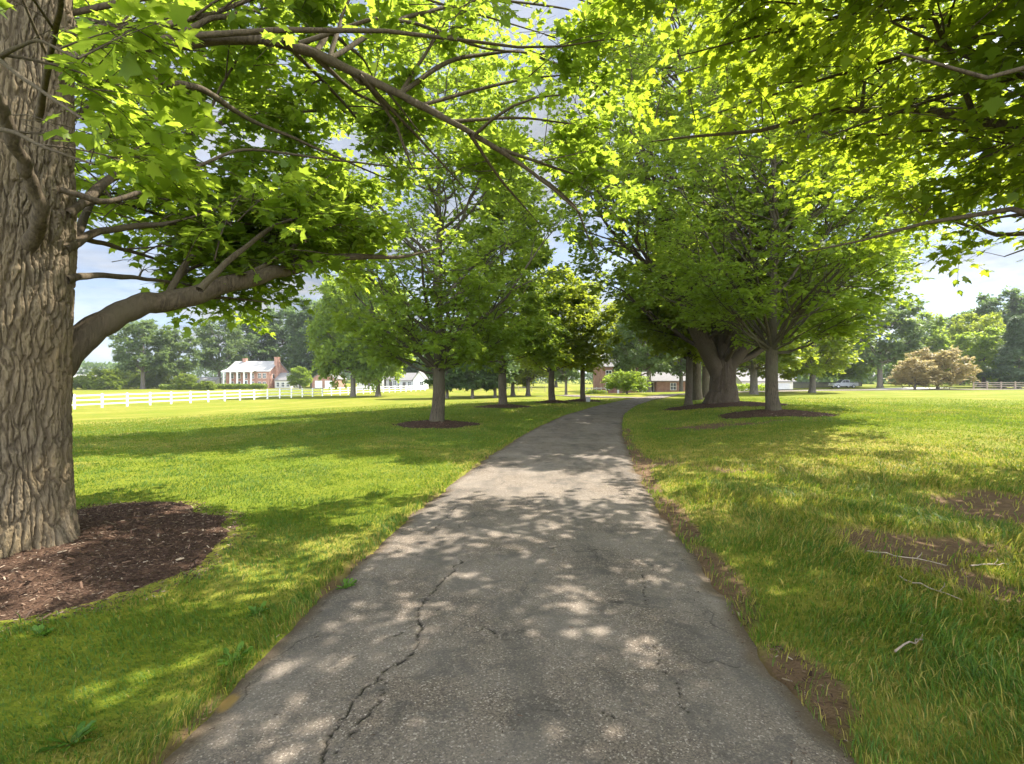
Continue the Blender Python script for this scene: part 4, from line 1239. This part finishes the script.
cottage(357, 150, 7.5, 6, 2.4, 4.4, 'cream', 'shingle', 'low pale house with grey roof beyond the white fence, left of the barn', 388)
cottage(386, 152, 3.6, 5, 2.6, 4.2, 'grey_siding', 'shingle', 'small grey house squeezed between the pale house and the barn', 388, n_win=1)
cottage(399, 150, 4.2, 6, 2.6, 4.6, 'grey_siding', 'shingle', 'grey roofed house wing joined behind the white gabled barn', 389, n_win=1)
cottage(413, 146, 3.4, 6, 2.7, 4.9, 'white', 'shingle', 'white gabled barn with steep roof beyond the fence end', 389, 'y', n_win=1, cat='barn', name='barn', dr=False)
cottage(194, 175, 7.2, 5, 1.9, 2.9, 'cream', 'shingle_pale', 'low white shed left of the columned house', 386, n_win=3, cat='shed', name='shed')
cottage(70, 185, 7.5, 6, 2.1, 4.0, 'cream', 'shingle_pale', 'far pale bungalow beside the big trunk on the left', 386)

# brick house at the end of the drive
bhz = gz1(PX(606, 106), 106)
b = empty('brick_house', (PX(600, 106), 106, bhz), 0, 'red brick house at the end of the driveway, partly hidden by trees', 'house')
x1 = PX(641, 106) - PX(600, 106)
w_ = MB(); w_.box(0, x1, 0, 9, -.5, 5.6); w_.prism([(0, 5.6), (4.5, 8.2), (9, 5.6)], 0, .3, 'x'); w_.prism([(0, 5.6), (4.5, 8.2), (9, 5.6)], x1 - .3, x1, 'x'); w_.build('wall', M['brick_dark'], b)
r = MB(); gable(r, 0, x1, 0, 9, 5.62, 8.25, 'x', .4); r.build('roof', M['shingle'], b)
bx('corner_board', M['white'], b, 3.55, 3.95, -.1, -.01, -.3, 5.6)
for a in (1.8, 5.8): window(b, 'front', a, 3.4, 1.1, 1.3, 0)
window(b, 'front', 1.8, .8, 1.1, 1.4, 0); window(b, 'front', 5.9, .8, 1.2, 1.4, 0)
pw = MB(); pw.box(x1 + .01, x1 + 3.0, 1.0, 7, -.4, 3.2); pw.build('link_wall', M['white'], b)
bx('door', M['door_dark'], b, x1 + 1.9, x1 + 2.8, .92, 1.02, 0, 2.1)
xw = x1 + 3.02
wg = MB(); wg.box(xw, xw + 6.6, -.8, 7, -.4, 2.5); wg.build('side_wing', M['brick_dark'], b)
r2 = MB(); r2.prism([(-1.3, 2.45), (3.1, 4.3), (7.5, 2.45), (7.5, 2.6), (3.1, 4.45), (-1.3, 2.6)], x1 - .2 + .25, xw + 7.0, 'x'); r2.build('wing_roof', M['shingle'], b)
window(b, 'front', xw + 3.4, .75, 1.1, 1.35, -.8)

# pale garage on the right behind the vase shaped maple
gg = empty('garage', (PX(742, 92), 92, gz1(PX(742, 92), 92)), 0, 'pale grey garage seen right of the vase shaped maple trunk', 'garage')
wl = PX(793, 92) - PX(742, 92)
w_ = MB(); w_.box(0, wl, 0, 8, -.3, 2.6); w_.prism([(0, 2.6), (4, 4.6), (8, 2.6)], 0, .2, 'x'); w_.prism([(0, 2.6), (4, 4.6), (8, 2.6)], wl - .2, wl, 'x'); w_.build('wall', M['cream'], gg)
r = MB(); gable(r, 0, wl, 0, 8, 2.64, 4.64, 'x', .4); r.build('roof', M['shingle'], gg)
window(gg, 'front', 2.2, 1.0, 1.2, 1.2, 0)
bx('garage_door', M['grey_siding'], gg, wl - 4.0, wl - .6, -.05, .02, .02, 2.2)
# air conditioner at the garage corner
ac = empty('air_conditioner', (PX(733.5, 80), 80, gz1(PX(733.5, 80), 80)), 0, 'small grey air conditioner box seen right of the stout maple', 'air conditioner')
m_ = MB(); m_.box(-.4, .4, -.4, .4, .08, .95); m_.build('casing', M['ac_grey'], ac)
m_ = MB()
for i in range(6): m_.box(-.36, .36, -.425, -.402, .16 + i * .12, .22 + i * .12)
m_.build('louvre', M['door_dark'], ac)
m_ = MB(); m_.cyl((0, 0, .955), (0, 0, 1.0), .3, .3, 16); m_.build('fan_cover', M['door_dark'], ac)
bx('base', M['stone'], ac, -.5, .5, -.5, .5, -.1, .075)
# utility meter post near the tree at the bend
ub = empty('utility_box', (PX(588, 39.2), 39.2, gz1(PX(588, 39.2), 39.2)), .2, 'small pale utility box at the foot of the lime tree nearest the bend', 'utility box')
ub.scale = (.62,) * 3
m_ = MB(); m_.box(-.22, .22, -.16, .16, -.05, .5); m_.prism([(-.2, .5), (.2, .5), (.17, .57), (-.2, .62)], -.24, .24, 'x'); m_.build('cabinet', M['stone'], ub)
bx('lid', M['ac_grey'], ub, -.2, .2, -.19, -.162, .05, .45)

# ------------------------------------------------------------------ pickup
TX, TY = PX(834, 112), 112
tk = empty('pickup_truck', (TX, TY, gz1(TX, TY) + .09), .04, 'silver pickup parked at the far edge of the right lawn', 'pickup')
m_ = MB()
m_.prism([(.05, .55), (.02, .95), (.3, 1.08), (1.55, 1.14), (2.2, 1.16), (3.6, 1.16), (3.62, 1.2), (5.5, 1.2), (5.55, .6), (5.4, .48), (.2, .45)], 0, 1.85, 'y')
m_.build('body', M['silver'], tk)
m_ = MB(); m_.prism([(1.5, 1.14), (2.15, 1.78), (2.45, 1.86), (3.4, 1.86), (3.58, 1.74), (3.66, 1.2)], .1, 1.75, 'y'); cab = m_.build('cab', M['silver'], tk)
for y_ in ((.07, .098), (1.752, 1.78)):
    m_ = MB(); m_.prism([(1.85, 1.24), (2.25, 1.68), (2.6, 1.76), (2.6, 1.24)], *y_); m_.build('window', M['glass'], cab)
    m_ = MB(); m_.prism([(2.7, 1.24), (2.7, 1.76), (3.32, 1.76), (3.46, 1.24)], *y_); m_.build('window', M['glass'], cab)
m_ = MB(); m_.add([(1.52, .2, 1.2), (1.52, 1.65, 1.2), (2.12, 1.6, 1.77), (2.12, .25, 1.77)], [(0, 1, 2, 3)]); m_.build('windscreen', M['glass'], cab)
for x_ in (1.0, 4.45):
    for y_ in (0.0, 1.63):
        m_ = MB(); m_.cyl((x_, y_ - .02, .38), (x_, y_ + .24, .38), .38, .38, 20); wh = m_.build('wheel', M['rubber'], tk)
        m_ = MB(); m_.cyl((x_, y_ - .035, .38), (x_, y_ + .255, .38), .22, .22, 16); m_.build('rim', M['chrome'], wh)
for y_ in (.15, 1.4): bx('headlight', M['lamp_glass'], tk, -.02, .06, y_, y_ + .3, .82, 1.0)
bx('bumper', M['chrome'], tk, -.12, .0, .05, 1.8, .5, .68)

# ------------------------------------------------------------------ mulch beds and chips
m, nt, o = newmat('mulch'); n = N(nt)
tc = n.coord()
f = n.noise(tc, 32, 5, .75, 1.0); f2 = n.noise(tc, 3.0, 4)
vv = n('SeparateColor', {0: n('TexVoronoi', {'Vector': n.coord((1, 1, 1)), 'Scale': 55.0}).outputs['Color']}).outputs[0]
c = n.ramp(f, [(.3, (.028, .017, .012)), (.52, (.075, .044, .03)), (.72, (.15, .09, .06))])
c = n.mix(n.math('MULTIPLY', n.ramp(vv, [(.8, (0, 0, 0)), (.95, (1, 1, 1))]), .45), c, (.2, .14, .1))
c = n.mix(n.math('MULTIPLY', n.ramp(f2, [(.52, (0, 0, 0)), (.7, (1, 1, 1))]), .5), c, (.13, .075, .048))
p = n('BsdfPrincipled', {'Base Color': c, 'Roughness': .95, 'Specular IOR Level': .1, 'Normal': n.bump(n.math('ADD', f, vv), .9, .03)})
n.out(o, p.outputs[0])
M['mulch'] = m
m, nt, o = newmat('bark_chip'); n = N(nt)
c = n.ramp(n.attr('rnd'), [(0, (.03, .018, .012)), (.6, (.085, .05, .034)), (.9, (.16, .10, .068)), (1, (.34, .27, .2))])
p = n('BsdfPrincipled', {'Base Color': c, 'Roughness': .9, 'Specular IOR Level': .15})
n.out(o, p.outputs[0])
M['chip'] = m
CHIP = (np.array([(-.12, 0, 0), (.12, 0, 0), (.15, 1, 0), (-.1, 1, 0), (0, .1, .1), (.03, .9, .1)], float), [[0, 1, 5, 4], [1, 2, 5], [2, 3, 5], [3, 0, 4, 5][:4]])
ML = ['wide dark mulch bed around the huge old maple trunk', 'dark mulch ring around the nearest left maple', 'mulch ring around the narrow conical maple',
      'brown mulch bed around the vase shaped maple', 'mulch bed around the stout forked maple', 'mulch ring around the forked young lime tree', 'mulch ring around the upright young lime tree']


def mulch_z(x, y):
    d = mulch_d(x, y)
    return gz(x, y) + .03 + .13 * (1 - sstep(.2, 1.0, d)) - .06 * sstep(.93, 1.06, d) + .05 * (fbm(x * 4, y * 4, 6, 3) - .5) * (1 - sstep(.8, 1, d)) + .03 * (fbm(x * 18, y * 18, 2, 3) - .5) * (1 - sstep(.9, 1, d))


for i, (cx, cy, rx_, ry_) in enumerate(MULCH):
    nr, naa = (70, 160) if i == 0 else (24, 64)
    rr, th = np.meshgrid(np.linspace(0.02, 1.2, nr), np.linspace(0, 2 * PI, naa), indexing='ij')
    X = cx + rr * np.cos(th) * rx_; Y = cy + rr * np.sin(th) * ry_
    Z = mulch_z(X, Y) - np.where(rr > 1.1, .05, 0)
    base = gz1(cx, cy)
    ob = link('mulch_bed', gridmesh('mulch_bed', (X - cx)[:, ::-1], (Y - cy)[:, ::-1], (Z - base)[:, ::-1], M['mulch']))
    ob.location = (cx, cy, base)
    tag(ob, ML[i], 'mulch bed', 'mulch beds around tree trunks')
    rng = np.random.default_rng(100 + i)
    nc = 26000 if i == 0 else 1800
    a = rng.random(nc) * 2 * PI; q = np.sqrt(rng.random(nc)) * 1.12
    X = cx + q * np.cos(a) * rx_; Y = cy + q * np.sin(a) * ry_
    s_ = mulch_d(X, Y) < 1.03 + .12 * rng.random(nc)
    X, Y = X[s_], Y[s_]
    d = np.stack([rng.normal(0, 1, len(X)), rng.normal(0, 1, len(X)), rng.normal(0, .25, len(X))], 1)
    u_ = np.array([0, 0, 1.0]) + rng.normal(0, .35, d.shape)
    Zc = np.maximum(mulch_z(X, Y), gz(X, Y) + .01) + .004
    sz = rng.gamma(2, .0085, len(X)) + .010
    r_ = rng.random(len(X))
    me = leaf_mesh('bark_chips', np.stack([X - cx, Y - cy, Zc - base], 1), d, norm(u_), sz * (1 if i == 0 else 1.8), CHIP, M['chip'], rng)
    tag(link('bark_chips', me, ob), kind='stuff')

# ------------------------------------------------------------------ grass
m, nt, o = newmat('grass_blade'); n = N(nt)
c = n.ramp(n.attr('rnd'), [(0, (.032, .09, .012)), (.4, (.062, .138, .017)), (.72, (.16, .205, .018)), (.9, (.28, .24, .045)), (1, (.39, .29, .095))])
p = n('BsdfPrincipled', {'Base Color': c, 'Roughness': .55, 'Specular IOR Level': .25})
t_ = n('BsdfTranslucent', {'Color': n.mix(.6, n.mix(1.0, c, (1.7, 1.7, 1.2), 'MULTIPLY'), (.3, .36, .03))})
mx = n('MixShader', {0: .38, 1: p.outputs[0], 2: t_.outputs[0]})
n.out(o, mx.outputs[0])
M['grass'] = m


def ground_top(x, y):
    z = gz(x, y)
    nr_ = (np.abs(x) < 14) & (y < 16) & (y > -2)
    return z + np.where(nr_, .0 + .05 * (fbm(x * 3, y * 3, 7, 3) - .5) * sstep(0, .4, np.maximum(xl(y) - x, x - xr(y))), 0)


def grass(seed, n0, rmin, rmax, fan, dens_pow):
    rng = np.random.default_rng(seed)
    rr = np.geomspace(rmin, rmax, 400)
    pdf = rr * np.minimum(1, (3.5 / rr) ** dens_pow)
    cdf = np.cumsum(pdf * np.gradient(rr)); cdf /= cdf[-1]
    r = np.interp(rng.random(n0), cdf, rr)
    a = rng.uniform(-fan, fan, n0)
    x, y = r * np.sin(a), r * np.cos(a) - .3
    dl, dr = xl(y) - x, x - xr(y)
    off = np.maximum(dl, dr)
    so = soil(x, y); md = mulch_d(x, y)
    clump = fbm(x * 2.2, y * 2.2, 11, 3)
    keepp = (off > -.035 + .05 * rng.random(n0)) & (rng.random(n0) > so * .93) & (md > 1.0 + .08 * rng.random(n0)) & (rng.random(n0) < .45 + 1.0 * clump) & (rng.random(n0) < 1 - .85 * sstep(22, 45, r))
    x, y, r, off, dl, dr, so, clump = [v[keepp] for v in (x, y, r, off, dl, dr, so, clump)]
    k = len(x)
    right = sstep(.2, .8, dr)
    shag = right * (1 - sstep(8.5, 11.5, y)) * sstep(.36, .58, fbm(x * 1.3, y * 1.3, 21, 3))
    hgt = (.030 + .028 * clump) * (1 + 1.1 * shag + .4 * right * (1 - sstep(9, 14, y))) * rng.uniform(.55, 1.35, k)
    hgt *= 1 + .8 * np.clip(1 - np.abs(off - .08) / .15, 0, 1)
    hgt = np.where((rng.random(k) < .03) & (r < 12), hgt * 1.9, hgt) * (1 + .35 * sstep(6, 30, r))
    wd = .0024 * np.maximum(1, r / 3.2) ** .8 * rng.uniform(.7, 1.3, k)
    wd = np.minimum(wd, .016)
    comb = fbm(x * .8, y * .8, 31, 3) * 4 * PI
    ang = comb + rng.normal(0, 1.1, k)
    lean = rng.uniform(.15, .9, k) * (1 + .5 * shag)
    fx_, fy_ = np.cos(ang), np.sin(ang)
    sa_ = rng.uniform(0, 2 * PI, k)
    sxn, syn = np.cos(sa_), np.sin(sa_)
    z = ground_top(x, y) - .004
    V = np.zeros((k, 5, 3))
    V[:, 0] = np.stack([x - sxn * wd, y - syn * wd, z], 1); V[:, 1] = np.stack([x + sxn * wd, y + syn * wd, z], 1)
    mx_, my_, mz = x + fx_ * hgt * lean * .35, y + fy_ * hgt * lean * .35, z + hgt * .62
    V[:, 2] = np.stack([mx_ + sxn * wd * .75, my_ + syn * wd * .75, mz], 1); V[:, 3] = np.stack([mx_ - sxn * wd * .75, my_ - syn * wd * .75, mz], 1)
    V[:, 4] = np.stack([x + fx_ * hgt * lean, y + fy_ * hgt * lean, z + hgt * (1 - .28 * lean)], 1)
    base = (np.arange(k) * 5)[:, None]
    loops = np.concatenate([base + np.array([0, 1, 2, 3]), base + np.array([3, 2, 4])], 1)
    dd = dry(x, y)
    rnd = np.clip(.12 + .5 * rng.random(k) + .25 * (fbm(x * 1.5, y * 1.5, 5, 2) - .5) * 2 * .5 + .16 * sstep(9, 24, r), 0, .8)
    dryb = rng.random(k) < .04 + (.30 + .20 * right) * dd + .25 * so
    rnd = np.where(dryb, rng.uniform(.8, 1, k), rnd)
    return npmesh('grass', V, loops, np.tile([4, 3], k), M['grass'], False, {'rnd': np.repeat(rnd, 2)})


tag(link('grass', grass(77, 1050000, .9, 46, R_(66), 1.65)), 'short mown grass blades covering the lawn beside the driveway', 'grass', None, 'stuff')

# ------------------------------------------------------------------ weeds, twigs, litter
def weed(px, py, s, seed, label):
    x, y = g2(px, py)
    rng = np.random.default_rng(seed)
    root = empty('weed', (x, y, gz1(x, y)), 0, label, 'weed', 'weeds along the driveway edge')
    k = 12
    a = np.arange(k) * 2.4 + rng.normal(0, .3, k)
    d = np.stack([np.cos(a), np.sin(a), rng.uniform(.25, .9, k)], 1)
    LANCE = tmpl([(.08, .1), (.13, .35), (.07, .5), (.17, .7), (.1, .9)], .4)
    link('leaves', leaf_mesh('leaves', np.zeros((k, 3)) + np.array([0, 0, .015]), d, np.tile([[0, 0, 1.0]], (k, 1)) + rng.normal(0, .2, (k, 3)), s * rng.uniform(.6, 1.1, k), LANCE, M['weed'], rng), root)
    w = Wood()
    P = np.zeros((3, 4, 3))
    for i in range(3):
        e = np.array([math.cos(i * 2.1 + seed), math.sin(i * 2.1 + seed), 1.6]) * s * .45
        P[i] = np.linspace(0, 1, 4)[:, None] * e
    w.tubes(P, np.full((3, 4), .002), 4)
    link('stem', w.mesh('stem', M['weed']), root)


weed(232, 664, .12, 1, 'leafy weed with spread leaves at the left driveway edge, below the mulch bed')
weed(255, 617, .11, 2, 'upright weed at the left driveway edge, farther one')
weed(68, 748, .11, 3, 'broad weed in the grass at the bottom left corner')
weed(40, 640, .1, 4, 'small weed in the grass just below the mulch bed')
weed(345, 590, .11, 5, 'tiny weed tuft on the left driveway edge beside a crack')


def stick(px, py, L, ang, seed, label):
    x, y = g2(px, py)
    rng = np.random.default_rng(seed)
    t = np.linspace(-.5, .5, 9)
    xs = t * L * math.cos(ang) + np.cumsum(rng.normal(0, .012, 9)); ys_ = t * L * math.sin(ang) + np.cumsum(rng.normal(0, .012, 9))
    P = np.stack([xs, ys_, gz(xs + x, ys_ + y) - gz1(x, y) + .05 + .02 * rng.random(9)], 1)
    w = Wood(); w.tubes(P, np.linspace(.007, .003, 9), 6)
    P2 = np.stack([P[5], P[5] + (.08, .05, .02), P[5] + (.15, .13, .01)])
    w.tubes(P2, np.array([.004, .003, .002]), 5)
    o = link('fallen_twig', w.mesh('fallen_twig', M['fence_wood'])); o.location = (x, y, gz1(x, y))
    tag(o, label, 'twig', 'fallen twigs on the right bank')


stick(905, 575, .55, -.6, 1, 'bent dry twig lying on the bare soil strip in the right grass')
stick(990, 575, .5, .3, 2, 'long dry twig beside the bare soil patch at the right edge')
stick(935, 610, .45, -1.1, 3, 'short dry twig on the nearer end of the bare soil strip')
stick(915, 668, .25, .2, 4, 'tiny pale twig in the long grass near the bottom right')

# leaf litter and grit on the drive and the soil
rng = np.random.default_rng(9)
k = 8000
y = 1.5 + 11 * rng.random(k) ** 1.6
e = rng.random(k)
x = np.where(e < .3, xl(y) + rng.exponential(.12, k), np.where(e < .6, xr(y) - rng.exponential(.12, k), xl(y) + rng.random(k) * (xr(y) - xl(y))))
e2 = rng.random(k) < .68
x = np.where(e2, np.where(rng.random(k) < .5, xr(y) + rng.exponential(.3, k), rng.uniform(2, 9, k)), x)
kp = ~e2 | (soil(x, y) > .5)
x, y, e2 = x[kp], y[kp], e2[kp]
z = gz(x, y) + np.where(e2, .012, .024)
d = np.stack([rng.normal(0, 1, len(x)), rng.normal(0, 1, len(x)), rng.normal(0, .12, len(x))], 1)
tag(link('leaf_litter', leaf_mesh('leaf_litter', np.stack([x, y, z], 1), d, np.array([0, 0, 1.0]) + rng.normal(0, .2, d.shape), np.where(e2, rng.gamma(2.5, .006, len(x)) + .006, rng.gamma(2.0, .0035, len(x)) + .004), CHIP, M['chip'], rng)),
    'specks of leaf litter and grit scattered on the driveway', 'litter', None, 'stuff')

hzb = MB(); hzb.box(-420, 420, -60, 420, -4, 60)
hzo = hzb.build('haze', plain('haze_tmp', (1, 1, 1)))
m, nt, o = newmat('haze'); n = N(nt)
pv = n('VolumePrincipled', {'Color': (.86, .92, 1, 1), 'Density': .0002, 'Anisotropy': .2})
nt.links.new(pv.outputs[0], o.inputs['Volume'])
hzo.data.materials.clear(); hzo.data.materials.append(m)
tag(hzo, 'thin pale summer haze over the far trees', 'haze', None, 'stuff')

# ------------------------------------------------------------------ sky, sun, camera
wd = bpy.data.worlds.new('World'); S.world = wd; wd.use_nodes = True
nt = wd.node_tree; nt.nodes.clear(); n = N(nt)
sky = n('TexSky', sky_type='NISHITA', sun_disc=False, sun_elevation=SUN_EL, sun_rotation=SUN_AZ, air_density=.65, dust_density=.6, ozone_density=1.0)
tc = n('TexCoord').outputs['Generated']
sep = n('SeparateXYZ', {0: tc})
zz_ = n.math('ADD', n.math('MAXIMUM', sep.outputs[2], 0), .16)
uv = n('CombineXYZ', {0: n.math('DIVIDE', sep.outputs[0], zz_), 1: n.math('DIVIDE', sep.outputs[1], zz_), 2: 0.0}).outputs[0]
cl = n.noise(uv, .85, 8, .58, .3)
mask = n.ramp(cl, [(.44, (.82, .82, .82)), (.60, (1, 1, 1))])
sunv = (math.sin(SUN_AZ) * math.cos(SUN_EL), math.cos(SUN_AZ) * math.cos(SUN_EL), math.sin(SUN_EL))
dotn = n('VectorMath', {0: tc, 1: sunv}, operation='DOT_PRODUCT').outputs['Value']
sun_fill = n.math('POWER', n.math('MAXIMUM', dotn, 0.0), 16.0)          # added glow round the sun, mostly out of view, as soft fill
back_fill = n('MapRange', {0: sep.outputs[1], 1: .05, 2: -.6, 3: 0.0, 4: 1.0}).outputs[0]
back_fill = n.math('MULTIPLY', back_fill, n('MapRange', {0: sep.outputs[2], 1: .85, 2: .45, 3: 0.0, 4: 1.0}).outputs[0])   # added bright sky behind the camera, fill light for tree sides facing it
br = n.math('ADD', n.math('MULTIPLY_ADD', sun_fill, 10.0, 1.0), n.math('MULTIPLY', back_fill, 8.5))
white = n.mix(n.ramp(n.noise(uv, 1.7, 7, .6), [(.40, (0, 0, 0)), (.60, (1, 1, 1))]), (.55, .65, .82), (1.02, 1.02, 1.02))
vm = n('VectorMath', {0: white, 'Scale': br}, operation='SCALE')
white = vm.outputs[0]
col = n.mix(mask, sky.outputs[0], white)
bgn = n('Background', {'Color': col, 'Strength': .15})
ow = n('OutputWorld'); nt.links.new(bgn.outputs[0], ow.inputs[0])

sd = bpy.data.lights.new('sun', 'SUN'); sd.energy = 3.3; sd.angle = R_(.53); sd.color = (1, .935, .82)
so_ = bpy.data.objects.new('sun', sd); COL.objects.link(so_)
sv = Vector((math.sin(SUN_AZ) * math.cos(SUN_EL), math.cos(SUN_AZ) * math.cos(SUN_EL), math.sin(SUN_EL)))
so_.rotation_euler = (-sv).to_track_quat('-Z', 'Y').to_euler(); so_.location = (20, 20, 40)

cd = bpy.data.cameras.new('camera'); cd.lens = 18.0; cd.sensor_width = 36.0; cd.clip_start = .05; cd.clip_end = 6000
co = bpy.data.objects.new('camera', cd); COL.objects.link(co)
co.location = (0, 0, CAMZ); co.rotation_euler = (R_(90) - math.atan(3 / 512), 0, 0)
S.camera = co
S.view_settings.view_transform = 'Standard'; S.view_settings.look = 'None'; S.view_settings.exposure = 2.15; S.view_settings.gamma = 1.0
S.cycles.max_bounces = 12; S.cycles.diffuse_bounces = 8; S.cycles.transmission_bounces = 6; S.cycles.transparent_max_bounces = 6
S.cycles.use_denoising = True
print('LEAVES', exec_stats)
